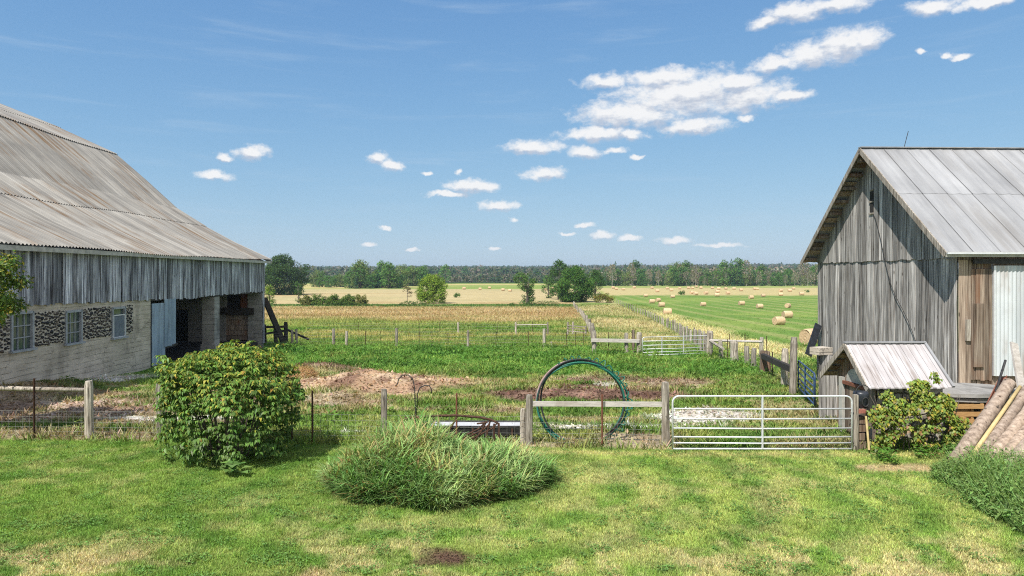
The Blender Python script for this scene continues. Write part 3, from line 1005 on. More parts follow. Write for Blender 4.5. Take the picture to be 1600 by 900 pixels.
def build_grass():
    # the mown lawn
    x, y = scatter(520000, 8.3, 16.9, 0.78)
    keep = (y < fence_y(x) - 0.1 + 0.2 * RNG.random(len(x))) & (island(x, y) > 0.9)
    x, y = x[keep], y[keep]
    C, bare = zones(x, y)
    keep = RNG.random(len(x)) > bare * 0.95
    x, y, C = x[keep], y[keep], C[keep]
    n = len(x)
    hh = 0.022 + 0.03 * RNG.random(n) + 0.018 * fbm(x, y, 0.5, 111, 2)
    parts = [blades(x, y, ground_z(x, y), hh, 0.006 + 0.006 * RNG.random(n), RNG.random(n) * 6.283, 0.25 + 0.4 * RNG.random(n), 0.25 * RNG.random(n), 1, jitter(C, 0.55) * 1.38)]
    # clover, plantain and tufts the mower missed
    k = np.nonzero(fbm(x, y, 0.33, 112, 3) > 0.60)[0]
    k = k[RNG.random(len(k)) < 0.22]
    az = RNG.random(len(k)) * 6.283
    L = 0.022 + 0.03 * RNG.random(len(k))
    parts.append(leaves(np.stack([x[k], y[k], ground_z(x[k], y[k]) + .02 + .03 * RNG.random(len(k))], 1), np.stack([np.cos(az), np.sin(az), .35 * RNG.random(len(k))], 1),
                        np.tile([0., 0., 1.], (len(k), 1)), L, L * .7, jitter(np.tile(np.array([0.150, 0.265, 0.07]), (len(k), 1)), .5)))
    k = np.nonzero(fbm(x, y, 0.21, 113, 2) > 0.72)[0]
    k = k[RNG.random(len(k)) < 0.4]
    parts.append(blades(x[k], y[k], ground_z(x[k], y[k]), .05 + .05 * RNG.random(len(k)), 0.006 + 0.006 * RNG.random(len(k)), RNG.random(len(k)) * 6.283, .2 + .5 * RNG.random(len(k)), .4 * RNG.random(len(k)), 2,
                        jitter(C[k] * .6 + np.array([.05, .09, .018]), .5)))
    V, Q, CC = join(parts)
    tag(np_obj('lawn_grass', V, Q, CC, MAT['grass']), 'short mown grass of the lawn in front of the wire fence', 'grass', kind='stuff')
    # rough grass: fence strip, barnyard and weedy pasture
    parts = []
    x, y = scatter(210000, 15.6, 52, 0.8, 2)
    m = sstep(fence_y(x) - 0.55, fence_y(x) - 0.1, y)
    C, bare = zones(x, y)
    keep = (m > RNG.random(len(x))) & (RNG.random(len(x)) > bare * 1.02) & ~((x < -17) & (y < 50)) & ~((x > 12.6) & (y < 28.6))
    x, y, C = x[keep], y[keep], C[keep]
    n = len(x)
    strip = np.exp(-((y - fence_y(x)) / 0.5) ** 2)
    hh = (0.05 + 0.10 * RNG.random(n) + 0.12 * sstep(0.45, 0.7, fbm(x, y, 1.3, 121, 3)) + 0.13 * strip * RNG.random(n)) * (1 + 0.5 * sstep(28, 34, y))
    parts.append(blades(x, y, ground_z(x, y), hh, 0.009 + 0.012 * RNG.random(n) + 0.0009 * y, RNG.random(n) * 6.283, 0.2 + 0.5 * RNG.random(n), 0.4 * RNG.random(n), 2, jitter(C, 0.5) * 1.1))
    V, Q, CC = join(parts)
    tag(np_obj('yard_grass', V, Q, CC, MAT['grass']), 'rough green grass and bare patches of the barnyard behind the wire fence', 'grass', kind='stuff')
    # broad-leaved weeds
    x, y = scatter(42000, 17, 50, 0.62, 2)
    C, bare = zones(x, y)
    dens = sstep(28, 33, y) * sstep(-16.5, -14, x) * (1 - sstep(9, 12, x)) + 0.35 * sstep(0.52, 0.62, fbm(x, y, 1.6, 131, 3)) + 0.8 * sstep(5.5, 8, x) * sstep(24, 27, y) * (1 - sstep(11, 12, x))
    clump = sstep(0.40, 0.58, fbm(x, y, 1.1, 132, 3))
    keep = (RNG.random(len(x)) < dens * clump) & (RNG.random(len(x)) > bare * 1.2) & (x > -17) & ~((x > 12.3) & (y < 29))
    x, y, C = x[keep], y[keep], C[keep]
    n = len(x)
    zt = ground_z(x, y) + (0.06 + 0.34 * RNG.random(n)) * (0.5 + 0.7 * sstep(28, 36, y))
    pos = np.stack([x, y, zt], 1)
    az = RNG.random(n) * 6.283
    ax = np.stack([np.cos(az), np.sin(az), 0.55 - 0.9 * RNG.random(n)], 1)
    L = 0.08 + 0.09 * RNG.random(n) + 0.0022 * y
    up = np.stack([0.3 * (RNG.random(n) - .5), 0.3 * (RNG.random(n) - .5), np.ones(n)], 1)
    C2 = jitter(np.zeros((n, 3)) + np.array([0.120, 0.240, 0.046]), 0.55) * 0.55 + C * 0.45
    V, Q, CC = leaves(pos, ax, up, L, L * 0.55, C2)
    tag(np_obj('yard_weeds', V, Q, CC, MAT['grass']), 'dark green broad leaved weeds covering the far side of the barnyard', 'weeds', kind='stuff')
    # pasture, standing hay and lane grass
    x, y = scatter(260000, 48, 200, 0.72, 2)
    C, bare = zones(x, y)
    rx_ = x - lane_r(y)
    mown = (rx_ > 7) | ((rx_ > 0.8) & (y > 200))
    keep = ~(mown & (RNG.random(len(x)) > 0.12)) & ~((x > 12) & (y < 30)) & ~((x < -17.3) & (y < 50))
    x, y, C, rx_, mown = x[keep], y[keep], C[keep], rx_[keep], mown[keep]
    n = len(x)
    hgt = np.where(mown, 0.10, np.where(y < 92, 0.22 + 0.2 * fbm(x, y, 4, 141, 3), 0.42)) * (0.6 + 0.7 * RNG.random(n))
    V, Q, CC = blades(x, y, ground_z(x, y), hgt, 0.012 + 0.0008 * y, RNG.random(n) * 6.283, 0.15 + 0.5 * RNG.random(n), 0.5 * RNG.random(n), 2, jitter(C, 0.30) * 1.08)
    tag(np_obj('field_grass', V, Q, CC, MAT['grass']), 'golden standing hay and pasture grass beyond the barnyard', 'grass', kind='stuff')


def build_tall_grass():
    n = 30000
    a = RNG.random(n) * 6.283
    r = np.sqrt(RNG.random(n)) * 1.05
    x = ISLAND[0] + np.cos(a) * r * ISLAND[2]
    y = ISLAND[1] + np.sin(a) * r * ISLAND[3]
    d = island(x, y)
    keep = d < 1.0
    x, y, d = x[keep], y[keep], d[keep]
    n = len(x)
    tuft = fbm(x, y, 0.55, 153, 3)
    prof = (0.36 + 0.54 * np.exp(-(((x + 2.1) / 1.0) ** 2 + ((y - 13.5) / 1.6) ** 2)) + 0.20 * np.exp(-(((x + 0.1) / 0.55) ** 2 + ((y - 12.8) / .8) ** 2))) * (1 - 0.38 * sstep(0.6, 1.0, d)) * (1 - .35 * sstep(13.6, 14.4, y) * sstep(-1.6, -1.1, x)) * (0.5 + 1.0 * tuft)
    hh = prof * (0.6 + 0.75 * RNG.random(n) ** 1.3)
    swirl = fbm(x, y, 0.45, 154, 2) * 9.0
    az = np.where(RNG.random(n) < 0.35, 0.15 + 0.9 * (RNG.random(n) - .5), swirl + RNG.random(n) * 2.2)
    edge_out = np.arctan2((y - ISLAND[1]) / ISLAND[3], (x - ISLAND[0]) / ISLAND[2])
    az = np.where((d > .72) & (RNG.random(n) < .6), edge_out + RNG.random(n) - .5, az)
    dry = sstep(0.54, 0.66, fbm(x, y * 1.3, 0.6, 151, 3)) * (RNG.random(n) < 0.75)
    C = np.zeros((n, 3)) + np.array([0.285, 0.390, 0.150])
    C = lerp(C, (0.155, 0.275, 0.080), sstep(0.4, 0.6, fbm(x, y, 0.5, 152, 2)))
    C = lerp(C, (0.38, 0.31, 0.13), 0.7 * dry)
    C = lerp(C, (0.34, 0.19, 0.10), 0.7 * ((RNG.random(n) < 0.07) * 1.0))
    # fine thatch below, then stems that carry broad arching leaves
    s = RNG.random(n) < .30
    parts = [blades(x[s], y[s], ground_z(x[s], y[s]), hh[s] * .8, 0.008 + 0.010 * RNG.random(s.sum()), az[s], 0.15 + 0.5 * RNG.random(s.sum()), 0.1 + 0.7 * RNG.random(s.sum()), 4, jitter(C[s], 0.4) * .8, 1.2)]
    k = np.nonzero(RNG.random(n) < .22)[0]
    m_ = len(k)
    sl = RNG.random(m_) * .28
    for lv in range(6):
        f = .12 + .88 * (lv + RNG.random(m_) * .8) / 6
        zz = ground_z(x[k], y[k]) + hh[k] * f * .95
        la = az[k] + lv * 2.6 + RNG.random(m_) * 1.6
        xx, yy = x[k] + np.cos(az[k]) * sl * hh[k] * f, y[k] + np.sin(az[k]) * sl * hh[k] * f
        ll = (.20 + .20 * RNG.random(m_)) * (.7 + .5 * prof[k])
        parts.append(blades(xx, yy, zz, ll, .014 + .016 * RNG.random(m_), la, .40 + .35 * RNG.random(m_), .25 + .55 * RNG.random(m_), 4, jitter(C[k], .45) * (.8 + .3 * f[:, None]), 1.2, la + math.pi / 2))  # upper leaves coloured lighter than lower ones, as if lit from above
    parts.append(blades(x[k], y[k], ground_z(x[k], y[k]), hh[k] * 1.08, np.full(m_, .009), az[k], sl, .15 * RNG.random(m_), 3, jitter(C[k], .3) * .9))
    # seed heads standing above the mass
    k = RNG.integers(0, n, 700)
    xs, ys = x[k], y[k]
    Cs = jitter(np.zeros((700, 3)) + np.array([0.36, 0.33, 0.16]), 0.25)
    parts.append(blades(xs, ys, ground_z(xs, ys), prof[k] * 1.28 * (0.85 + 0.3 * RNG.random(700)), np.full(700, 0.006), az[k], 0.2 + 0.2 * RNG.random(700), 0.25 * RNG.random(700), 4, Cs, 1.2))
    V, Q, CC = join(parts)
    tag(np_obj('tall_grass', V, Q, CC, MAT['grass']), 'unmown island of tall bluish grass swallowing the rusty hay rake', 'grass', kind='stuff')


def build_foreground_weeds():
    n = 30000
    y = 8.2 + (15.2 - 8.2) * RNG.random(n)
    e = np.interp(y, *WEED_EDGE) + (fbm(np.zeros(n), y, 0.8, 161, 3) - .5) * 0.5
    x = e + RNG.random(n) ** 1.4 * (0.85 * y + 1.2 - e)
    keep = (x > e) & ~((y > 14.0) & (x < 9.8) & (RNG.random(n) < 0.5))
    x, y, e = x[keep], y[keep], e[keep]
    n = len(x)
    top = (0.16 + 0.34 * sstep(0, 0.8, x - e)) * (0.7 + 0.6 * fbm(x, y, 0.6, 162, 2))
    C = jitter(np.zeros((n, 3)) + np.array([0.175, 0.285, 0.085]), 0.5)
    C = lerp(C, (0.20, 0.27, 0.07), 0.6 * (RNG.random(n) < 0.25))
    half = int(n * .72)
    p1 = blades(x[:half], y[:half], ground_z(x[:half], y[:half]), top[:half] * (0.7 + 0.7 * RNG.random(half)), 0.008 + 0.01 * RNG.random(half), RNG.random(half) * 6.283, 0.2 + 0.4 * RNG.random(half), 0.5 * RNG.random(half), 3, C[:half])
    xx, yy, n2 = x[half:], y[half:], n - half
    az = RNG.random(n2) * 6.283
    pos = np.stack([xx, yy, ground_z(xx, yy) + top[half:] * (0.25 + 0.85 * RNG.random(n2))], 1)
    ax = np.stack([np.cos(az), np.sin(az), 0.5 - 0.8 * RNG.random(n2)], 1)
    L = 0.06 + 0.09 * RNG.random(n2)
    p2 = leaves(pos, ax, np.tile([0.0, 0.0, 1.0], (n2, 1)), L, L * 0.42, C[half:])
    V, Q, CC = join([p1, p2])
    tag(np_obj('tall_weeds', V, Q, CC, MAT['shrub']), 'bank of tall dark green weeds at the foot of the leaning logs', 'weeds', kind='stuff')
    # low weeds creeping out around the vine and gate post
    n = 1500
    x = 7.9 + 2.2 * RNG.random(n)
    y = 14.2 + 1.2 * RNG.random(n)
    keep = fbm(x, y, 0.5, 171, 2) > 0.5
    x, y = x[keep], y[keep]
    n = len(x)
    az = RNG.random(n) * 6.283
    pos = np.stack([x, y, 0.03 + 0.22 * RNG.random(n)], 1)
    L = 0.06 + 0.07 * RNG.random(n)
    V, Q, CC = leaves(pos, np.stack([np.cos(az), np.sin(az), 0.4 - 0.6 * RNG.random(n)], 1), np.tile([0.0, 0.0, 1.0], (n, 1)), L, L * 0.6,
                      jitter(np.zeros((n, 3)) + np.array([0.11, 0.23, 0.04]), 0.35))
    tag(np_obj('low_weeds', V, Q, CC, MAT['shrub']), 'low bright weeds growing along the foot of the yellowing vine', 'weeds', kind='stuff')


# ---------------------------------------------------------------- trees and shrubs
def unit(n):
    v = RNG.normal(size=(n, 3))
    return v / np.linalg.norm(v, axis=1, keepdims=True)


def clump_leaves(clumps, dens, L, base, tips, shell=0.5, droop=0.25, varc=0.16):
    """clumps: rows (x, y, z, r); leaves fill each clump, thicker towards its outside"""
    out = []
    for (cx, cy, cz, r) in clumps:
        n = max(8, int(dens * 3.2 * (r / L) ** 2))
        d = unit(n)
        rad = r * (shell + (1 - shell) * RNG.random(n)) * (0.8 + 0.4 * RNG.random(n))
        pos = np.array([cx, cy, cz]) + d * rad[:, None] * np.array([1, 1, 0.75])
        ax = d + unit(n) * 0.8 + np.array([0, 0, -0.25])
        k = 1 + (RNG.random() - 0.5) * 2 * varc
        C = np.zeros((n, 3)) + np.asarray(base) * k * 1.5
        C = lerp(C, tips, 0.75 * (RNG.random(n) < 0.22))
        out.append(leaves(pos, ax, d * 0.6 + np.array([0, 0, 0.7]) + unit(n) * 0.4, L * (0.7 + 0.6 * RNG.random(n)), L * (0.45 + 0.3 * RNG.random(n)), jitter(C, 0.22), 0.15, droop))
    return join(out)


def crown_clumps(h, cw, z0, n, rc, shape='oval'):
    """clump centres for a crown of height h-z0 and width cw"""
    out = []
    ph = RNG.random(6) * 6.28
    while len(out) < n:
        t = RNG.random()
        a = RNG.random() * 6.283
        if shape == 'oval':
            w = math.sin(math.pi * min(1, t * 0.86 + 0.12)) ** 0.6
        elif shape == 'dome':
            w = math.sqrt(max(0, 1 - t * t * 0.97)) * (0.75 + 0.25 * min(1, t * 6))
        elif shape == 'cone':
            w = 1 - t * 0.94
        else:
            w = 0.75 + 0.25 * math.sin(t * 5 + ph[0])
        w *= 1 + 0.22 * math.sin(3 * a + ph[1] + 4 * t) + 0.12 * math.sin(5 * a + ph[2])
        r = cw / 2 * w * (0.35 + 0.65 * RNG.random() ** 0.45)
        s = rc * (0.65 + 0.7 * RNG.random())
        out.append((r * math.cos(a), r * math.sin(a), z0 + t * (h - z0) - 0.3 * s, s))
    return out


def tree_mesh(root, h, cw, z0, shape, leafL, base, tips, nclump, dens, trunk_r, rc=None, mat='leaf', bark='bark', fork=6, stems=1):
    """trunk with limbs, and a crown of leaf clumps, under root"""
    rx, ry, rz = root.location
    rc = rc or cw * 0.16
    cl = crown_clumps(h, cw, z0, nclump, rc, shape)
    mb = MB()
    for s in range(stems):
        ox, oy = (0, 0) if stems == 1 else (random.uniform(-.12, .12) * cw, random.uniform(-.12, .12) * cw)
        lx, ly = random.uniform(-.04, .04) * h, random.uniform(-.04, .04) * h
        pts = [(rx + ox + lx * t * t, ry + oy + ly * t * t, rz - 0.1 + t * h * 0.86) for t in (0, .15, .35, .6, 1)]
        mb.tube(pts, [trunk_r * 1.25, trunk_r, trunk_r * .8, trunk_r * .5, trunk_r * .12], 8, wob=0.2)
    for k in range(fork):
        c = cl[(k * 7) % len(cl)]
        t0 = random.uniform(0.2, 0.6)
        z = z0 * 0.8 + t0 * (c[2] - z0 * 0.8) * 0.7
        p0 = Vector((rx, ry, rz + max(z, 0.2 * h * 0.5)))
        p2 = Vector((rx + c[0] * .9, ry + c[1] * .9, rz + c[2]))
        p1 = p0.lerp(p2, 0.5) + Vector((0, 0, -0.04 * h))
        mb.tube([p0, p1, p2], [trunk_r * .45, trunk_r * .3, trunk_r * .08], 5)
    mb.build('trunk', MAT[bark], root, True)
    V, Q, C = clump_leaves([(rx + a, ry + b, rz + c, r) for a, b, c, r in cl], dens, leafL, base, tips)
    np_obj('crown', V, Q, C, MAT[mat], root)


def spruce_mesh(root, h, cw, leafL, base):
    rx, ry, rz = root.location
    mb = MB()
    mb.tube([(rx, ry, rz - .1), (rx, ry, rz + h * .5), (rx, ry, rz + h)], [h * .02, h * .012, 0.02], 6)
    mb.build('trunk', MAT['bark'], root)
    parts = []
    nl = 16
    for k in range(nl):
        t = k / nl
        r = cw / 2 * (1 - t) ** 0.85 * random.uniform(.75, 1.15)
        n = int(10 + 26 * (1 - t))
        a = RNG.random(n) * 6.283
        q = 0.25 + 0.75 * RNG.random(n)
        pos = np.stack([rx + np.cos(a) * r * q, ry + np.sin(a) * r * q, rz + h * (0.06 + 0.92 * t) - r * q * 0.28], 1)
        ax = np.stack([np.cos(a), np.sin(a), -0.45 + 0.2 * RNG.random(n)], 1)
        C = jitter(np.zeros((n, 3)) + np.asarray(base), 0.25)
        parts.append(leaves(pos, ax, np.tile([0., 0., 1.], (n, 1)), leafL * (0.7 + .6 * RNG.random(n)), leafL * 0.5 * np.ones(n), C))
    n = 6
    parts.append(leaves(np.tile([rx, ry, rz + h * .9], (n, 1)), np.tile([0, 0, 1.0], (n, 1)) + 0.1 * unit(n), unit(n), np.full(n, h * .1), np.full(n, leafL * .3), np.tile(base, (n, 1))))
    V, Q, C = join(parts)
    np_obj('crown', V, Q, C, MAT['needle'], root)


def bare_mesh(root, h, cw, twig=(0.40, 0.33, 0.27), some=(0.20, 0.24, 0.09)):
    """half-dead tree: pale stem, bare twigs, a little leaf low down"""
    rx, ry, rz = root.location
    mb = MB()
    pts = [(rx, ry, rz - .1), (rx + .02 * h, ry, rz + .5 * h), (rx - .01 * h, ry, rz + h)]
    mb.tube(pts, [h * .014, h * .009, .03], 5)
    for k in range(12):
        t = random.uniform(.3, .95)
        a = random.uniform(0, 6.28)
        L = cw * .5 * (1.15 - t)
        p = Vector((rx, ry, rz + t * h))
        mb.tube([p, p + Vector((math.cos(a) * L, math.sin(a) * L, L * .6))], [h * .006, .02], 4)
    mb.build('trunk', MAT['bark_pale'], root)
    n = 330
    a = RNG.random(n) * 6.283
    t = 0.25 + 0.75 * RNG.random(n)
    r = cw / 2 * np.sqrt(RNG.random(n)) * np.sin(np.pi * np.clip(t * .8 + .12, 0, 1))
    pos = np.stack([rx + r * np.cos(a), ry + r * np.sin(a), rz + t * h], 1)
    ax = np.stack([np.cos(a), np.sin(a), 0.8 + RNG.random(n)], 1)
    C = jitter(np.tile(np.asarray(twig, float), (n, 1)), .3)
    C = lerp(C, some, 0.9 * ((RNG.random(n) < 0.35) * 1.0))
    V, Q, C = leaves(pos, ax, unit(n), h * .085 * (.6 + .8 * RNG.random(n)), h * .026 * np.ones(n), C)
    np_obj('crown', V, Q, C, MAT['leaf'], root)


GREEN = (0.08, 0.15, 0.035)
DARKG = (0.038, 0.082, 0.024)
BRIGHT = (0.165, 0.25, 0.035)
OLIVE = (0.105, 0.135, 0.036)


def build_shrub():
    """the big rounded shrub on the lawn: drooping leaf whorls set in tiers"""
    r = thing('shrub', 'big dense shrub with yellow tipped leaves on the lawn by the fence', 'shrub', (-6.2, 15.1, 0))
    mb = MB()
    for k in range(26):
        a = k * 2.4
        q = 0.9 * math.sqrt((k + .5) / 26)
        p = Vector((-6.2 + q * .55 * math.cos(a), 15.1 + q * .5 * math.sin(a), -.05))
        e = Vector((-6.2 + q * 1.5 * math.cos(a), 15.1 + q * 1.35 * math.sin(a), 2.15 - .6 * q * q))
        mb.tube([p, p.lerp(e, .5) + Vector((0, 0, .15)), e], [.022, .016, .006], 5)
    mb.build('stems', MAT['bark'], r)
    parts = []
    nw = 4200
    for k in range(nw):
        d = unit(1)[0]
        d[2] = abs(d[2]) if random.random() < 0.45 else d[2]
        f = 0.60 + 0.42 * random.random() ** 0.55
        # a squarish block: superellipsoid, flatter top and steep sides
        e = 3.4
        s = (abs(d[0]) ** e + abs(d[1]) ** e + abs(d[2]) ** e) ** (-1 / e)
        p = d * s * f
        lump = 1 + 0.34 * (fbm(np.array([p[0] * 3 + p[2] * 2.1]), np.array([p[1] * 3 - p[2] * 1.3]), 1.0, 181, 2)[0] - .5) * 2
        c = np.array([-6.2 + p[0] * 1.37 * lump * (1 + .16 * p[2] * (p[0] > 0)) - 0.04 * p[2], 15.1 + p[1] * 1.28 * lump, 1.17 + p[2] * 1.20 * lump])
        if c[2] > 2.42 - 0.10 * (c[0] + 5.9) ** 2 + 0.14 * math.sin(c[0] * 4.1) * math.sin(c[1] * 3 + 1):
            continue
        if c[2] < 0.05:
            continue
        gap = fbm(np.array([c[0] + c[1] * .8]), np.array([c[2] * 1.9 + c[1] * .5]), .42, 184, 2)[0]
        if gap < .36 and random.random() < .9:
            continue
        if f > .97 and random.random() < .10:
            c = c + (d * .16 + np.array([0, 0, .13])) * random.random()
        n = random.randint(7, 11)
        a = RNG.random(n) * 6.283
        ax = np.stack([np.cos(a), np.sin(a), -0.35 - 0.75 * RNG.random(n)], 1) + d * 0.45
        L = (0.068 + 0.050 * RNG.random(n)) * random.choice((.65, .85, 1.0, 1.1, 1.3))
        high = np.clip((c[2] - 0.3) / 1.9, 0, 1)
        C = np.zeros((n, 3)) + np.array([0.120, 0.215, 0.045]) * random.uniform(.6, 1.4)
        yel = (RNG.random(n) < 0.05 + 0.42 * high ** 1.8 * (f > .82)) * RNG.random(n)
        C = lerp(C, (0.44, 0.40, 0.07), yel)
        C = lerp(C, (0.42, 0.22, 0.05), 0.7 * ((RNG.random(n) < 0.02 * high) * 1.0))
        pos = np.tile(c, (n, 1)) + np.stack([np.cos(a), np.sin(a), 0.5 * RNG.random(n)], 1) * 0.025
        parts.append(leaves(pos, ax, np.tile([0., 0., 1.], (n, 1)) + d * .4, L, L * 0.46, jitter(C, .22), 0.2, 0.22))
    V, Q, C = join(parts)
    np_obj('foliage', V, Q, C, MAT['shrub'], r)
    # burdock at its foot
    b = thing('burdock', 'burdock with broad pale leaves at the foot of the big shrub', 'plant', (-5.55, 13.62, 0))
    n = 26
    a = np.linspace(0, 12.5, n, endpoint=False) + RNG.random(n) * .5
    L = 0.13 + 0.15 * RNG.random(n)
    cen = np.stack([-5.55 + .30 * (RNG.random(n) - .5), 13.66 + .2 * (RNG.random(n) - .5), .05 + .16 * RNG.random(n)], 1)
    V, Q, C = leaves(cen, np.stack([np.cos(a), np.sin(a), 0.35 + .5 * (RNG.random(n) - .5)], 1), np.tile([0., 0., 1.], (n, 1)), L, L * .75,
                     jitter(np.tile(np.array([0.13, 0.235, 0.065]), (n, 1)), .3), .06, .12)
    np_obj('leaves', V, Q, C, MAT['shrub'], b)


def build_vine():
    r = thing('vine', 'yellowing grape vine rambling over the stone front of the low shed', 'vine', (9.1, 15.55, 0))
    mb = MB()
    for k in range(12):
        x0 = 8.3 + k * .16
        mb.tube([(x0, 15.6, 0), (x0 + random.uniform(-.2, .2), 15.55, .6), (x0 + random.uniform(-.35, .35), 15.6, 1.25)], [.016, .012, .005], 5)
    mb.build('stems', MAT['bark'], r)
    parts = []
    for k in range(1250):
        x = 8.12 + 2.06 * random.random()
        top = 1.26 + 0.34 * math.exp(-((x - 9.15) / .55) ** 2) + 0.34 * math.exp(-((x - 9.62) / .13) ** 2) - 0.35 * max(0, x - 9.8) / .4 - 0.3 * max(0, 8.45 - x) / .3
        z = top * (1 - random.random() ** 1.5)
        if z < .12 or (9.3 < x < 9.85 and z < .55 and random.random() < .75):
            continue
        if fbm(np.array([x * 1.0]), np.array([z * 1.0]), .28, 183, 2)[0] < .40:
            continue
        y = 15.55 - 0.42 * random.random() * math.sin(math.pi * min(1, z / top * .8 + .15))
        n = random.randint(5, 9)
        a = RNG.random(n) * 6.283
        ax = np.stack([np.cos(a), -0.3 + 0.8 * np.sin(a), -0.5 - .6 * RNG.random(n)], 1)
        L = 0.05 + 0.05 * RNG.random(n)
        C = np.zeros((n, 3)) + np.array([0.165, 0.235, 0.044]) * random.uniform(.7, 1.3)
        C = lerp(C, (0.42, 0.36, 0.05), (RNG.random(n) < .42) * RNG.random(n))
        C = lerp(C, (0.25, 0.10, 0.055), 0.8 * ((RNG.random(n) < .12 * (z < .9)) * 1.0))
        parts.append(leaves(np.tile([x, y, z], (n, 1)) + .06 * unit(n), ax, np.tile([0., -.5, 1.], (n, 1)), L, L * .8, jitter(C, .25), .15, .2))
    V, Q, C = join(parts)
    np_obj('foliage', V, Q, C, MAT['shrub'], r)


def build_trees():
    # apple tree at the edge of the frame by the barn
    r = thing('fruit_tree', 'leafy tree with yellowing tips in front of the cobbled barn wall', 'tree', (-14.35, 17.3, 0))
    cl = []
    for k in range(90):
        d = unit(1)[0]
        f = .45 + .55 * random.random() ** .5
        cl.append((-13.95 + d[0] * 1.62 * f, 17.3 + d[1] * 1.5 * f, 3.65 + d[2] * 1.32 * f, .32))
    mb = MB()
    mb.tube([(-14.5, 17.3, -.1), (-14.45, 17.3, 1.2), (-14.35, 17.3, 2.6), (-14.3, 17.3, 4.2)], [.17, .13, .09, .03], 8, wob=.2)
    for k in range(12):
        c = cl[k * 7]
        mb.tube([(-14.42, 17.3, 1.6 + .1 * k), ((c[0] - 14.4) / 2, (c[1] + 17.3) / 2, c[2] - .3), c[:3]], [.05, .035, .01], 5)
    mb.build('trunk', MAT['bark'], r, True)
    V, Q, C = clump_leaves(cl, 6.5, .10, (0.075, 0.125, 0.026), (0.36, 0.31, 0.045), .2, .25, .3)
    np_obj('crown', V, Q, C, MAT['shrub'], r)
    spec = [  # label, name, px, base y, top y, width px, shape, base, tips, clumps, leaf, start of crown
        ('round bright green tree standing alone in the hedgerow of the golden field', 'round_tree', 676, 474, 430, 45, 'dome', BRIGHT, (0.24, 0.30, 0.04), 95, .42, .10),
        ('slender open tree with ragged sides standing in the hedgerow', 'slender_tree', 824, 476, 426, 31, 'column', (0.07, 0.135, 0.035), (0.13, 0.2, 0.05), 60, .40, .08),
        ('tall tree with a high dome behind the lane end clump', 'tall_tree', 873, 468, 407, 34, 'oval', (0.05, 0.105, 0.028), (0.1, 0.16, 0.04), 70, .48, .15),
        ('broad spreading tree where the two lane fences meet', 'broad_tree', 898, 472, 417, 56, 'oval', (0.055, 0.12, 0.026), (0.12, 0.18, 0.04), 110, .46, .08),
        ('smaller dark tree to the right of the lane end clump', 'field_tree', 930, 468, 421, 30, 'oval', (0.05, 0.11, 0.03), (0.11, 0.17, 0.05), 60, .45, .10),
        ('low tree filling the left flank of the lane end clump', 'low_tree', 857, 466, 428, 22, 'oval', (0.06, 0.12, 0.028), (0.12, 0.18, 0.045), 40, .45, .06),
        ('small upright dark tree beside the hedgerow bushes', 'upright_tree', 467, 473, 440, 15, 'column', (0.055, 0.11, 0.035), (0.1, 0.16, 0.04), 40, .36, .06),
        ('light green sapling at the back corner of the big barn', 'sapling', 421, 477, 446, 20, 'oval', (0.14, 0.215, 0.035), (0.25, 0.3, 0.05), 45, .34, .15),
    ]
    for (lab, nm, px, by, ty, w, shape, base, tips, ncl, L, z0) in spec:
        g = G(px, by)
        h = (by - ty) * g.y / F
        cw = w * g.y / F
        r = thing(nm, lab, 'tree', g)
        tree_mesh(r, h, cw, z0 * h, shape, L, base, tips, ncl, 4.2, h * .028, cw * .13, stems=2 if shape == 'column' else 1)
    # thin half-bare tree next to the round one
    g = G(636, 474)
    r = thing('bare_tree', 'thin half bare brownish tree left of the round green tree', 'tree', g)
    h = 30 * g.y / F
    mb = MB()
    mb.tube([(g.x, g.y, g.z - .1), (g.x + .1, g.y, g.z + h * .5), (g.x, g.y, g.z + h)], [.12, .08, .02], 6)
    cl = []
    for k in range(18):
        z = h * random.uniform(.35, .95)
        a = random.uniform(0, 6.28)
        L = 2.0 * (1.15 - z / h)
        e = Vector((g.x + math.cos(a) * L, g.y + math.sin(a) * L, g.z + z + .15))
        mb.tube([(g.x, g.y, g.z + z - .2), e], [.05, .015], 4)
        cl.append((*e, .38))
    mb.build('trunk', MAT['bark'], r)
    V, Q, C = clump_leaves(cl, 3.2, .3, (0.12, 0.10, 0.05), (0.17, 0.17, 0.06), .2)
    np_obj('crown', V, Q, C, MAT['leaf'], r)
    # rusty-leaved shrub at the lane end
    g = G(942, 473)
    r = thing('sumac_shrub', 'low spreading shrub with reddish brown top at the lane end', 'shrub', g)
    cl = [(g.x + random.uniform(-2.9, 2.9), g.y + random.uniform(-1.8, 1.8), g.z + .6, .8) for _ in range(26)]
    cl = [(a, b, g.z + .5 + 3.0 * random.random() * math.sqrt(max(0, 1 - ((a - g.x) / 3.2) ** 2)), q) for a, b, c, q in cl]
    V, Q, C = clump_leaves(cl, 4, .38, (0.15, 0.16, 0.03), (0.25, 0.11, 0.05), .3)
    np_obj('foliage', V, Q, C, MAT['leaf'], r)
    # bushes of the hedgerow
    for i, (px, w, top, lab) in enumerate([(478, 18, 462, 'olive bush at the left end of the hedgerow beside the upright tree'),
                                           (497, 26, 459, 'dense green hedgerow bush, second from the left end'),
                                           (521, 28, 458, 'tallest dense bush in the middle of the hedgerow row'),
                                           (543, 26, 459, 'green hedgerow bush right of the tallest one'),
                                           (561, 22, 458, 'brownish olive bush ending the hedgerow row on the right')]):
        g = G(px, 477.5)
        h = (477.5 - top) * g.y / F
        cw = w * g.y / F
        r = thing('hedge_bush', lab, 'bush', g, 'bushes in the hedgerow between the golden fields')
        base = (0.13, 0.135, 0.04) if i in (0, 4) else (0.085, 0.145, 0.03)
        cl = []
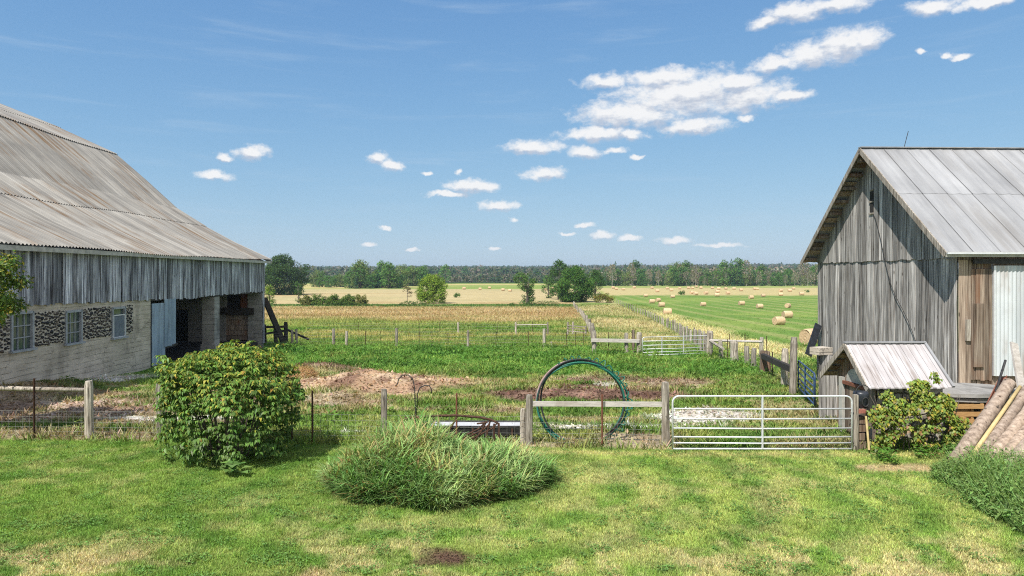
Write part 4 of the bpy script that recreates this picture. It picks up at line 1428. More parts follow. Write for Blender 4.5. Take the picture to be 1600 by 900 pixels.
        for k in range(34):
            d = unit(1)[0]
            f_ = random.random() ** .4
            cl.append((g.x + d[0] * cw * .62 * f_, g.y + d[1] * 1.8, g.z + abs(d[2]) * h * .8 * f_ + .35, .75))
        V, Q, C = clump_leaves(cl, 6.5, .36, base, (0.2, 0.2, 0.06), .2)
        np_obj('foliage', V, Q, C, MAT['leaf'], r)
    # low growth along the old stone row
    x = (RNG.random(5200) - .5) * 2
    n = len(x)
    y = 189 + 6 * (RNG.random(n) - .5)
    x = -74 + (x + 1) / 2 * 92
    keep = (fbm(x, y, 7, 191, 3) > .40) & (x < lane_l(y) + 1)
    x, y = x[keep], y[keep]
    n = len(x)
    z = ground_z(x, y) + 1.25 * RNG.random(n) * sstep(.38, .62, fbm(x, y * 0, 9, 192, 3))
    az = RNG.random(n) * 6.283
    V, Q, C = leaves(np.stack([x, y, z], 1), np.stack([np.cos(az), np.sin(az), .3 * np.ones(n)], 1), np.tile([0., 0., 1.], (n, 1)), .45 + .3 * RNG.random(n), .25 + .15 * RNG.random(n),
                     jitter(np.tile(np.array([0.10, 0.17, 0.045]), (n, 1)), .35))
    tag(np_obj('hedgerow_weeds', V, Q, C, MAT['leaf']), 'green weeds along the hedgerow between the two golden fields', 'weeds', kind='stuff')
    # big tree past the far corner of the barn
    D = 300
    g = P(444, 454, D)
    g.z = gz(g.x, g.y)
    r = thing('oak_tree', 'massive dark green tree rising past the corner of the big barn', 'tree', g)
    tree_mesh(r, 17.3, 18.5, 0.8, 'oval', .62, (0.045, 0.085, 0.026), (0.085, 0.13, 0.035), 150, 3.6, .5, 2.1)
    # bush out on the stubble
    for (px, py, w, lab) in [(1065, 461, 10, 'dark round bush alone among the far hay bales'), (1261, 457, 6, 'small dark bush on the stubble near the barn corner'),
                             (714, 465, 10, 'small pale bush in the golden field right of the round tree')]:
        g = G(px, py)
        cw = w * g.y / F
        r = thing('field_bush', lab, 'bush', g, None)
        cl = [(g.x + random.uniform(-.4, .4) * cw, g.y + random.uniform(-.4, .4) * cw, g.z + random.uniform(.2, .6) * cw, cw * .22) for _ in range(14)]
        V, Q, C = clump_leaves(cl, 4, .5, (0.07, 0.13, 0.035), (0.1, 0.15, 0.04), .3)
        np_obj('foliage', V, Q, C, MAT['leaf'], r)


def build_woods():
    # trees of the far edge: a few of each kind, then copies
    protos = []
    for i in range(3):
        r = thing('leafy_tree', '', 'tree', (0, 0, 0))
        tree_mesh(r, 13 + 2 * i, 9 + i, 1.0, 'oval', .95, [(0.06, 0.140, 0.034), (0.080, 0.165, 0.038), (0.13, 0.175, 0.055)][i], (0.14, 0.19, 0.065), 46, 3.4, .3, 1.5)
        protos.append((r, 'leafy'))
    for i in range(2):
        r = thing('spruce_tree', '', 'tree', (0, 0, 0))
        spruce_mesh(r, 15 + 3 * i, 5.5 + i, 1.25, (0.04, 0.105, 0.04))
        protos.append((r, 'spruce'))
    for i in range(3):
        r = thing('pale_tree', '', 'tree', (0, 0, 0))
        bare_mesh(r, 13.5 + i, 6.5)
        protos.append((r, 'bare'))
    used = set()

    def put(k, x, y, s, lab, grp, rz=None):
        pr, kind = protos[k]
        o = pr if k not in used else copy_tree(pr)
        used.add(k)
        o.location = (x, y, gz(x, y))
        o.rotation_euler = (0, 0, random.uniform(0, 6.28) if rz is None else rz)
        o.scale = (s, s, s * random.uniform(.92, 1.08))
        o['label'] = lab
        o['group'] = grp
    names = {'leafy': 'leafy green tree in the wood edge behind the bale field', 'spruce': 'dark pointed spruce in the wood edge behind the bale field',
             'bare': 'pale half bare tree in the wood edge behind the bale field'}
    grp = 'trees along the wood edge behind the bale field'
    seq = 'LSBLBSLBBLBSLLBSBLBLLSBLBSBBLBLSBLBBSLBLBLSBLBSL'
    px = 936.0
    i = 0
    while px < 1302:
        ch = seq[i % len(seq)]
        k = {'L': random.choice((0, 1, 2)), 'S': random.choice((3, 4)), 'B': random.choice((5, 6, 7))}[ch]
        D = 512 + random.uniform(-8, 16)
        put(k, (px - 800) * D / F, D, random.uniform(.50, 1.10) * (.88 + .22 * math.sin(px * .09) * math.sin(px * .031)), names[protos[k][1]], grp)
        px += random.uniform(4.0, 8.5)
        i += 1
    px = 932.0
    while px < 1310:
        ch = random.choice('LBBSL')
        k = {'L': random.choice((0, 1, 2)), 'S': random.choice((3, 4)), 'B': random.choice((5, 6, 7))}[ch]
        D = 536 + random.uniform(-6, 20)
        put(k, (px - 800) * D / F, D, random.uniform(.75, 1.22) * (.92 + .2 * math.sin(px * .07 + 2)), names[protos[k][1]], grp)
        px += random.uniform(6, 10)
    put(4, (1143 - 800) * 505 / F, 505, 1.07, 'tallest spruce with a spire top above the wood edge', grp)
    put(1, (1131 - 800) * 503 / F, 503, 1.15, 'big bright leafy tree left of the tallest spruce', grp)
    put(3, (1156 - 800) * 508 / F, 508, 1.1, 'lower dark spruce right of the tallest spruce', grp)
    # copse on the left
    grp2 = 'trees of the copse beyond the golden field'
    for q in range(30):
        px = 541 + 88 * (q + .5) / 30 + random.uniform(-3, 3)
        D = 432 + random.uniform(-6, 26)
        k = random.choice((0, 0, 1, 1, 2, 2, 5, 3))
        put(k, (px - 800) * D / F, D, random.uniform(.55, 1.05) * (.95 + .25 * math.sin(px * .17)), {'leafy': 'leafy green tree in the copse beyond the golden field', 'spruce': 'dark pointed tree in the copse beyond the golden field',
            'bare': 'pale half bare tree in the copse beyond the golden field'}[protos[k][1]], grp2)
    for q in range(12):
        px = 632 + 32 * (q + .5) / 12
        D = 520 + random.uniform(-6, 20)
        k = random.choice((0, 1, 1, 2))
        put(k, (px - 800) * D / F, D, random.uniform(.8, .98), 'leafy tree in the smaller grove right of the copse', 'trees of the smaller grove right of the copse')
    for q in range(11):
        px = 488 + 50 * (q + .5) / 11
        D = 470 + random.uniform(-8, 20)
        put(random.choice((0, 1, 2)), (px - 800) * D / F, D, random.uniform(.38, .72), 'low tree in the thin row between the massive tree and the copse', 'low trees left of the copse')
    put(1, (696 - 800) * 640 / F, 640, 1.12, 'dark domed tree peeping over the round green tree', 'lone trees of the far fields')
    # wood behind: one mass
    out = []

    def mass(n, xa, xb, ya, yb, hmin, hmax, L, pal):
        cx, cy = [], []
        for (px, D) in zip(RNG.uniform(xa, xb, n), RNG.uniform(ya, yb, n)):
            cx.append((px - 800) * D / F)
            cy.append(D)
        cx, cy = np.array(cx), np.array(cy)
        cz = ground_z(cx, cy)
        h = RNG.uniform(hmin, hmax, n) * (0.8 + 0.4 * fbm(cx, cy, 90, 201, 2))
        m = 16
        base = np.array(pal)[RNG.integers(0, len(pal), n)]
        t = RNG.random((n, m))
        a = RNG.random((n, m)) * 6.283
        r = h[:, None] * .30 * np.sin(np.pi * np.clip(t * .8 + .18, 0, 1)) * np.sqrt(RNG.random((n, m)))
        pos = np.stack([cx[:, None] + r * np.cos(a), cy[:, None] + r * np.sin(a), cz[:, None] + h[:, None] * t], 2).reshape(-1, 3)
        ax = unit(n * m) + np.array([0, 0, .2])
        C = jitter(np.repeat(base, m, 0), .25)
        ll = L * (0.7 + .6 * RNG.random(n * m))
        out.append(leaves(pos, ax, unit(n * m) * .6 + np.array([0, -.4, .6]), ll, ll * .7, C))
    P1 = [(0.06, 0.12, 0.04), (0.05, 0.10, 0.04), (0.27, 0.23, 0.18), (0.32, 0.27, 0.22), (0.13, 0.16, 0.06)]
    P2 = [(0.06, 0.11, 0.04), (0.055, 0.095, 0.04), (0.12, 0.13, 0.06), (0.20, 0.18, 0.13)]
    mass(1100, 925, 1330, 545, 720, 7, 14.0, 2.4, P1)
    V, Q, C = join(out)
    tag(np_obj('woods', V, Q, C, MAT['leaf']), 'mixed wood of green and bare pale trees behind the bale field', 'woods', kind='stuff')
    out.clear()
    mass(1500, 420, 960, 720, 1100, 3, 8.5, 2.6, P2)
    mass(6500, 380, 1420, 1000, 1900, 10, 15, 5.0, P2)
    mass(4500, 380, 1420, 1900, 2800, 10, 16, 7.0, P2)
    V, Q, C = join(out)
    tag(np_obj('far_woods', V, Q, C, MAT['leaf']), 'bluish wooded rise along the whole horizon', 'woods', kind='stuff')


def build_haze():
    mb = MB()
    mb.box((0, 4500, 35), (24000, 9100, 90))
    m = bpy.data.materials.new('haze_air')
    m.use_nodes = True
    t = NT(m.node_tree)
    t.n.clear()
    v = t.n.new('ShaderNodeVolumePrincipled')
    v.inputs['Color'].default_value = (0.66, 0.82, 1.0, 1)
    v.inputs['Density'].default_value = 0.00015
    v.inputs['Anisotropy'].default_value = 0.2
    o = t.n.new('ShaderNodeOutputMaterial')
    t.l.new(v.outputs[0], o.inputs['Volume'])
    h = mb.build('haze', m)
    h['kind'] = 'stuff'
    h['label'] = 'thin summer haze that turns the far woods blue'



# ---------------------------------------------------------------- building helpers
def boards(mb, org, u, nrm, L, zb, zt, bw=0.2, gap=0.012, th=0.028, jit=0.03, rag=0.0, s0=0.0):
    """upright boards along u from org; zb(s), zt(s) give foot and head heights"""
    u = Vector(u).normalized()
    nrm = Vector(nrm).normalized()
    s = s0
    while s < L - 0.02:
        w = min(bw * random.uniform(.62, 1.3), L - s)
        e = s + w - gap * random.uniform(.3, 1.8)
        d = random.uniform(0, jit)
        t0 = min(1, max(0, random.gauss(.5, .27)))
        b0, b1 = zb(s) + random.uniform(-rag, rag), zb(e) + random.uniform(-rag, rag) * .3
        b1 = b0 + (zb(e) - zb(s))
        pts = []
        for z0, z1 in ((b0, b1), (zt(s), zt(e))):
            for (ss, zz, off) in ((s, z0, 0), (e, z1, 0), (e, z1, 1), (s, z0, 1)):
                p = org + u * ss
                # outer side first so faces point outwards
                q = p + nrm * (d + th if off == 0 else d)
                pts.append(Vector((q.x, q.y, zz)))
        mb.hexa(pts, t0)
        s = s + w


def holed_wall(mb, org, u, nrm, th, L, z0, z1, holes, tone=.5):
    """one connected wall slab with rectangular openings (s0, s1, za, zb)"""
    u = Vector(u).normalized()
    nrm = Vector(nrm).normalized()
    ss = sorted({0.0, L, *[h[0] for h in holes], *[h[1] for h in holes]})
    zs = sorted({z0, z1, *[h[2] for h in holes], *[h[3] for h in holes]})
    idx = {}

    def vert(i, j, k):
        if (i, j, k) not in idx:
            p = org + u * ss[i] - nrm * (th if k else 0)
            idx[(i, j, k)] = len(mb.v)
            mb.v.append((p.x, p.y, zs[j]))
            mb.t.append(tone)
        return idx[(i, j, k)]

    def solid(i, j):
        if i < 0 or j < 0 or i >= len(ss) - 1 or j >= len(zs) - 1:
            return False
        cs, cz = (ss[i] + ss[i + 1]) / 2, (zs[j] + zs[j + 1]) / 2
        return not any(h[0] < cs < h[1] and h[2] < cz < h[3] for h in holes)
    flip = u.cross(Vector((0, 0, 1))).dot(nrm) < 0

    def face(*q):
        mb.f.append(tuple(reversed(q)) if flip else q)
    for i in range(len(ss) - 1):
        for j in range(len(zs) - 1):
            if not solid(i, j):
                continue
            face(vert(i, j, 0), vert(i + 1, j, 0), vert(i + 1, j + 1, 0), vert(i, j + 1, 0))
            face(vert(i, j, 1), vert(i, j + 1, 1), vert(i + 1, j + 1, 1), vert(i + 1, j, 1))
            if not solid(i - 1, j):
                face(vert(i, j, 0), vert(i, j + 1, 0), vert(i, j + 1, 1), vert(i, j, 1))
            if not solid(i + 1, j):
                face(vert(i + 1, j, 0), vert(i + 1, j, 1), vert(i + 1, j + 1, 1), vert(i + 1, j + 1, 0))
            if not solid(i, j - 1):
                face(vert(i, j, 0), vert(i, j, 1), vert(i + 1, j, 1), vert(i + 1, j, 0))
            if not solid(i, j + 1):
                face(vert(i, j + 1, 0), vert(i + 1, j + 1, 0), vert(i + 1, j + 1, 1), vert(i, j + 1, 1))


# ---------------------------------------------------------------- the big bank barn on the left
def bank_barn():
    def X(y):
        return -17.47 - 0.023 * (y - 33)
    YE = 49.0            # far corner
    Y0 = 9.0             # runs out of the frame behind the viewer's left
    u = Vector((X(YE) - X(Y0), YE - Y0, 0)).normalized()
    nrm = Vector((u.y, -u.x, 0))

    def W(y, d=0.0, z=0.0):
        return Vector((X(y), y, z)) + nrm * d
    root = thing('bank_barn', 'huge old barn with corrugated iron roof above boards and a concrete stable wall', 'barn', (X(30), 30, -.3))
    # roof profile: distance in from the wall, height, seen along the barn
    prof = [(-0.42, 5.03), (2.2, 6.28), (4.4, 7.5), (6.45, 8.84), (8.6, 10.85), (10.75, 12.72), (14.8, 14.55), (20.0, 16.62)]
    ya, yb = 6.0, 49.62
    pitch = 0.20
    nrib = int((yb - ya) / pitch)
    cyc = [(0.0, 0.0), (0.28, 0.052), (0.5, 0.058), (0.78, 0.006)]
    ribs = [(k + f, h) for k in range(nrib) for f, h in cyc]
    V, Fq, T = [], [], []
    secs = []

    def sag(y, d):
        return -0.05 * math.sin(y * .23 + d * .3) - 0.03 * math.sin(y * .61)
    # sheets laid in courses that lap each other
    courses = [(0, 2), (2, 3), (3, 5), (5, 6), (6, 7)]
    mbs = MB()
    for ci, (i0, i1) in enumerate(courses):
        rows = prof[i0:i1 + 1]
        lift = 0.022 * 0
        b = len(mbs.v)
        for ri, (d, z) in enumerate(rows):
            # upper course rides over the lower one
            dd, zz = d, z
            if ri == 0 and ci > 0:
                pd, pz = prof[i0 - 1]
                nd, nz = rows[1]
                L = math.hypot(nd - d, nz - z)
                dd, zz = d - (nd - d) / L * .14, z - (nz - z) / L * .14 + .05
            elif ci > 0:
                zz = z + .02
            for (f, h) in ribs:
                y = ya + f * pitch
                sheet = int((f * pitch) / 0.8)
                tone = float(_hash(np.array([sheet]), np.array([ci]), 5)[0])
                p = W(y, -dd, zz + h + sag(y, d))
                mbs.v.append(tuple(p))
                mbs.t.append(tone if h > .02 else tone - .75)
        m = len(ribs)
        for ri in range(len(rows) - 1):
            for k in range(m - 1):
                a = b + ri * m + k
                mbs.f.append((a, a + 1, a + m + 1, a + m))
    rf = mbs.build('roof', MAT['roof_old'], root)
    # back slope keeps the loft dark
    mb = MB()
    q = [W(ya, -20, 16.6), W(yb, -20, 16.6), W(yb, -38, 8.0), W(ya, -38, 8.0)]
    mb.add(q, [(0, 1, 2, 3)])
    mb.build('back_roof', MAT['roof_old'], root)
    mb = MB()
    mb.bar(W(ya, .36, 4.93), W(yb, .36, 4.93), .05, .17)
    mb.bar(W(ya, .08, 4.96), W(yb, .08, 4.96), .10, .10)
    mb.build('fascia', MAT['trim'], root)
    mb = MB()
    for k in range(len(prof) - 1):
        (d0, z0), (d1, z1) = prof[k], prof[k + 1]
        mb.bar(W(yb - .03, -d0, z0 - .09), W(yb - .03, -d1, z1 - .09), .05, .18)
    mb.build('rake_board', MAT['trim'], root)
    for k in range(16):
        y = 20.0 + k * 1.9
        mb = MB()
        mb.bar(W(y, .33, 4.90), W(y, -.5, 5.28), .07, .13)
        mb.build('rafter_tail', MAT['wood_dark'], root)
    # board siding of the loft, hung over the stable wall
    mb = MB()

    def zb(s):
        y = Y0 + s
        return float(np.interp(y, [9, 23.6, 33, 37.8, 38.2, 49], [3.02, 2.94, 2.80, 2.72, 2.80, 2.84]))
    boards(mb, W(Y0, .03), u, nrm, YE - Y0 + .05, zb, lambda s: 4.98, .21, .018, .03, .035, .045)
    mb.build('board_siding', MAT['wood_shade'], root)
    mb = MB()
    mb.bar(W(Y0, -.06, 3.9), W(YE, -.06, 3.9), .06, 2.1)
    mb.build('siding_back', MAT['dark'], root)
    # stable wall
    wins = [(23.45, 24.62, 1.32, 2.72), (26.42, 27.5, 1.27, 2.62), (29.62, 30.72, 1.2, 2.6)]
    holes = [(a - Y0, b - Y0, c, d) for a, b, c, d in wins]
    mb = MB()
    holed_wall(mb, W(Y0), u, nrm, .34, 33.0 - Y0, -1.2, 2.96, holes)
    wall = mb.build('stable_wall', MAT['concrete'], root)
    # cobble panels between the windows, 3 cm proud
    segs = [(13.0, 23.41, 1.40, 2.68), (24.66, 26.38, 1.41, 2.67), (27.54, 29.58, 1.40, 2.66), (30.76, 31.32, 1.38, 2.66)]
    for a, b, c, d in segs:
        mb = MB()
        n = max(2, int((b - a) / .16))
        pts = []
        for k in range(n + 1):
            y = a + (b - a) * k / n
            j0, j1 = random.uniform(-.05, .05), random.uniform(-.03, .03)
            pts.append((W(y, .025, c + j0), W(y, .025, d + j1)))
        bb = len(mb.v)
        for p0, p1 in pts:
            mb.v += [tuple(p0), tuple(p1), tuple(p1 - nrm * .06), tuple(p0 - nrm * .06)]
            mb.t += [.5] * 4
        for k in range(n):
            a4 = bb + k * 4
            for e in range(4):
                e2 = (e + 1) % 4
                mb.f.append((a4 + e2, a4 + e, a4 + 4 + e, a4 + 4 + e2))
        mb.f.append((bb, bb + 1, bb + 2, bb + 3))
        mb.f.append((bb + n * 4 + 3, bb + n * 4 + 2, bb + n * 4 + 1, bb + n * 4))
        cp = mb.build('cobble_panel', MAT['mortar'], wall)
        st = MB()
        placed = []
        for tr in range(int((b - a) * (d - c) * 900)):
            ry_ = random.choice((.05, .06, .07, .085, .10)) * random.uniform(.85, 1.1)
            if tr > (b - a) * (d - c) * 350:
                ry_ *= .6
            rz_ = ry_ * random.uniform(.72, 1.0)
            y, z = random.uniform(a + ry_ * .8, b - ry_ * .8), random.uniform(c + .02, d - rz_ * .8)
            if any((y - q[0]) ** 2 + (z - q[1]) ** 2 < ((ry_ + rz_ + q[2]) * .475) ** 2 for q in placed):
                continue
            placed.append((y, z, (ry_ + rz_)))
            if True:
                an = random.uniform(0, 3.14)
                tn = random.random()
                bb, n9 = len(st.v), 8
                for ring, (q, hgt) in enumerate(((1.0, .022), (.8, .05), (.4, .066))):
                    for e in range(n9):
                        th = 2 * math.pi * e / n9
                        rr = 1 + .16 * math.sin(2 * th + an) + .1 * math.sin(3 * th + 2 * an)
                        st.v.append(tuple(W(y + ry_ * q * rr * math.cos(th), hgt, z + rz_ * q * rr * math.sin(th))))
                        st.t.append(tn)
                for ring in range(2):
                    for e in range(n9):
                        e2 = (e + 1) % n9
                        st.f.append((bb + ring * n9 + e, bb + ring * n9 + e2, bb + (ring + 1) * n9 + e2, bb + (ring + 1) * n9 + e))
                st.f.append(tuple(bb + 2 * n9 + e for e in range(n9)))
        so = st.build('cobblestones', MAT['dark_stone'], wall, True)
        so['kind'] = 'stuff'
    # windows
    for wi, (a, b, c, d) in enumerate(wins):
        fr = MB()
        for (p, q, w, h) in ((W(a + .05, 0, c), W(a + .05, 0, d), .1, .12), (W(b - .05, 0, c), W(b - .05, 0, d), .1, .12)):
            fr.bar(p, q, .12, .09, up=u)
        fr.bar(W(a, 0, d - .045), W(b, 0, d - .045), .12, .09)
        fr.bar(W(a - .06, .03, c + .03), W(b + .06, .03, c + .03), .22, .07)
        wo = fr.build('window', MAT['frame'], root)
        pn = MB()
        pn.bar(W(a + .1, -.05, (c + d) / 2), W(b - .1, -.05, (c + d) / 2), .012, d - c - .16)
        pn.build('pane', MAT['glass'], wo)
        mu = MB()
        if wi < 2:
            for k in (1, 2):
                y = a + .1 + (b - a - .2) * k / 3
                mu.bar(W(y, -.03, c + .07), W(y, -.03, d - .09), .035, .03, up=u)
                z = c + .07 + (d - c - .16) * k / 3
                mu.bar(W(a + .1, -.02, z), W(b - .1, -.02, z), .03, .035)
            mu.build('glazing_bars', MAT['frame'], wo)
        else:
            zc = d - .36
            mu.bar(W(a + .08, .05, zc), W(b - .08, .05, zc), .03, .05)
            mu.bar(W(a + .08, .05, c + .07), W(b - .08, .05, c + .07), .03, .05)
            mu.bar(W(a + .1, .05, c + .05), W(a + .1, .05, zc), .03, .05, up=u)
            mu.bar(W(b - .1, .05, c + .05), W(b - .1, .05, zc), .03, .05, up=u)
            mu.build('screen_frame', MAT['frame_white'], wo)
            sc = MB()
            sc.bar(W(a + .12, .045, (c + zc) / 2), W(b - .12, .045, (c + zc) / 2), .01, zc - c - .1)
            sc.build('insect_screen', MAT['screen'], wo)
    # sheet metal doors at the left of the opening
    def sheet(y0, y1, z0, z1, dd, name, lab):
        m2 = MB()
        n = int((y1 - y0) / .035)
        bb = len(m2.v)
        tn = random.random()
        for k in range(n + 1):
            y = y0 + (y1 - y0) * k / n
            h = .022 * (math.sin(k * math.pi / 2) if True else 0)
            m2.v += [tuple(W(y, dd + h, z0)), tuple(W(y, dd + h, z1))]
            m2.t += [tn, tn]
        for k in range(n):
            m2.f.append((bb + 2 * k, bb + 2 * k + 2, bb + 2 * k + 3, bb + 2 * k + 1))
        o = m2.build(name, MAT['sheet_blue'], root)
        o['label'] = lab
    sheet(33.05, 34.35, -.42, 2.62, .03, 'sheet_door', 'bluish corrugated sheet reaching the ground')
    sheet(34.2, 35.45, .40, 2.80, .085, 'sheet_door', 'shorter grey corrugated sheet')
    mb = MB()
    mb.bar(W(34.3, -.02, .35), W(35.5, .12, .42), .06, .12)
    mb.bar(W(33.0, -.05, 2.86), W(49.0, -.05, 2.86), .18, .2)
    mb.build('lintel_beam', MAT['wood_dark'], root)
    # pillar in the opening
    mb = MB()
    mb.box(W(40.85, -.36, 1.07), (.72, .74, 3.3), math.atan2(u.y, u.x) - math.pi / 2)
    mb.box(W(40.85, -.36, -.35), (.86, .88, .5), math.atan2(u.y, u.x) - math.pi / 2)
    mb.build('pillar', MAT['concrete_grey'], root)
    # far end wall, whose inner face shows through the opening
    mb = MB()
    uw = -nrm
    holed_wall(mb, W(YE - .35, -.0), uw, -u, .35, 16.0, -1.4, 2.95, [(1.0, 2.55, -.70, 2.78), (5.2, 6.35, -.75, 1.55)])
    ew = mb.build('end_wall', MAT['concrete_grey'], root)
    mb = MB()
    for k in range(5):
        z = -.62 + k * .36
        mb.bar(W(YE - .22, -.98, z + .16), W(YE - .22, -2.57, z + .16), .05, .33, tone=random.random())
    mb.build('infill_boards', MAT['wood_brown'], ew)
    mb = MB()
    mb.bar(W(YE - .42, -.55, 1.42), W(YE - .42, -2.95, 1.45), .12, .50)
    mb.build('cross_beam', MAT['wood_dark'], ew)
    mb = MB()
    mb.bar(W(YE - .08, -.8, 1.2), W(YE - .08, -2.8, 1.2), .05, 4.0)  # dark panel added to stand for the shade inside the opening
    mb.build('dark_backing', MAT['dark'], ew)
    mb = MB()
    mb.bar(W(YE - .2, -.98, 2.2), W(YE - .2, -1.55, 2.2), .04, 1.1)
    mb.build('red_panel', MAT['rust_red'], ew)
    mb = MB()
    mb.bar(W(YE - .3, -5.15, -.7), W(YE - .3, -5.15, 1.6), .09, .09, up=u)
    mb.bar(W(YE - .36, -5.1, 1.6), W(YE - .36, -6.4, 1.6), .06, .09)
    mb.build('inner_door_frame', MAT['wood_post'], ew)
    # inside: floor of the loft, back wall, near partition, dark passage beyond the doorway
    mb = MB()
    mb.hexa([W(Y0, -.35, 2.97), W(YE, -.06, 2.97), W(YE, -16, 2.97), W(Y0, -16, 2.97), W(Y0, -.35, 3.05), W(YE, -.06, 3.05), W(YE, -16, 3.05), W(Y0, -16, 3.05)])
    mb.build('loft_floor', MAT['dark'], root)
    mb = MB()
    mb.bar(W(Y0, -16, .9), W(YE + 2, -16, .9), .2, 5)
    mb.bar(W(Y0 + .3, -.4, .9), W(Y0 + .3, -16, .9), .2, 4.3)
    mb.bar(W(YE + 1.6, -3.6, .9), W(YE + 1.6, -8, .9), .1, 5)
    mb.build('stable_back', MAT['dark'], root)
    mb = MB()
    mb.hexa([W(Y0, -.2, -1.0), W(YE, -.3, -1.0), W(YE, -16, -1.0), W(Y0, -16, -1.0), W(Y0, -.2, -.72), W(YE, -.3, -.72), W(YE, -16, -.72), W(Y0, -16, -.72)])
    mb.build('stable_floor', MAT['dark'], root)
    # far gable, boarded
    mb = MB()

    def zt(s):
        d = s
        pr = [(max(0, a), b) for a, b in prof] + [(38, 8.0)]
        return float(np.interp(d, [p[0] for p in pr], [p[1] for p in pr])) - .12
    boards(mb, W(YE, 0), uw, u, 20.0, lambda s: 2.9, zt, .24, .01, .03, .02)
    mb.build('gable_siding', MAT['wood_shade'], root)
    mb = MB()
    mb.box(W(YE - .17, .05, 1.0), (.1, .22, 3.7), math.atan2(u.y, u.x) - math.pi / 2)
    mb.build('corner_board', MAT['wood_shade'], root)
    # leaning timber at the corner
    t = thing('leaning_timber', 'heavy dark timber propped against the far corner of the big barn', 'timber', (-16.8, 50.6, -1))
    a = P(413, 466, 50.0)
    b = P(446, 526, 51.0)
    b.z = gz(b.x, b.y) - .1
    mb = MB()
    mb.bar(a, b, .32, .34)
    mb.build('beam', MAT['wood_dark'], t)
    mb = MB()
    mb.bar(P(448, 515, 51.2), P(482, 530, 50.2), .10, .14)
    o = mb.build('fallen_rail', MAT['wood_dark'])
    tag(o, 'dark rail slanting to the ground beside the leaning timber', 'rail')


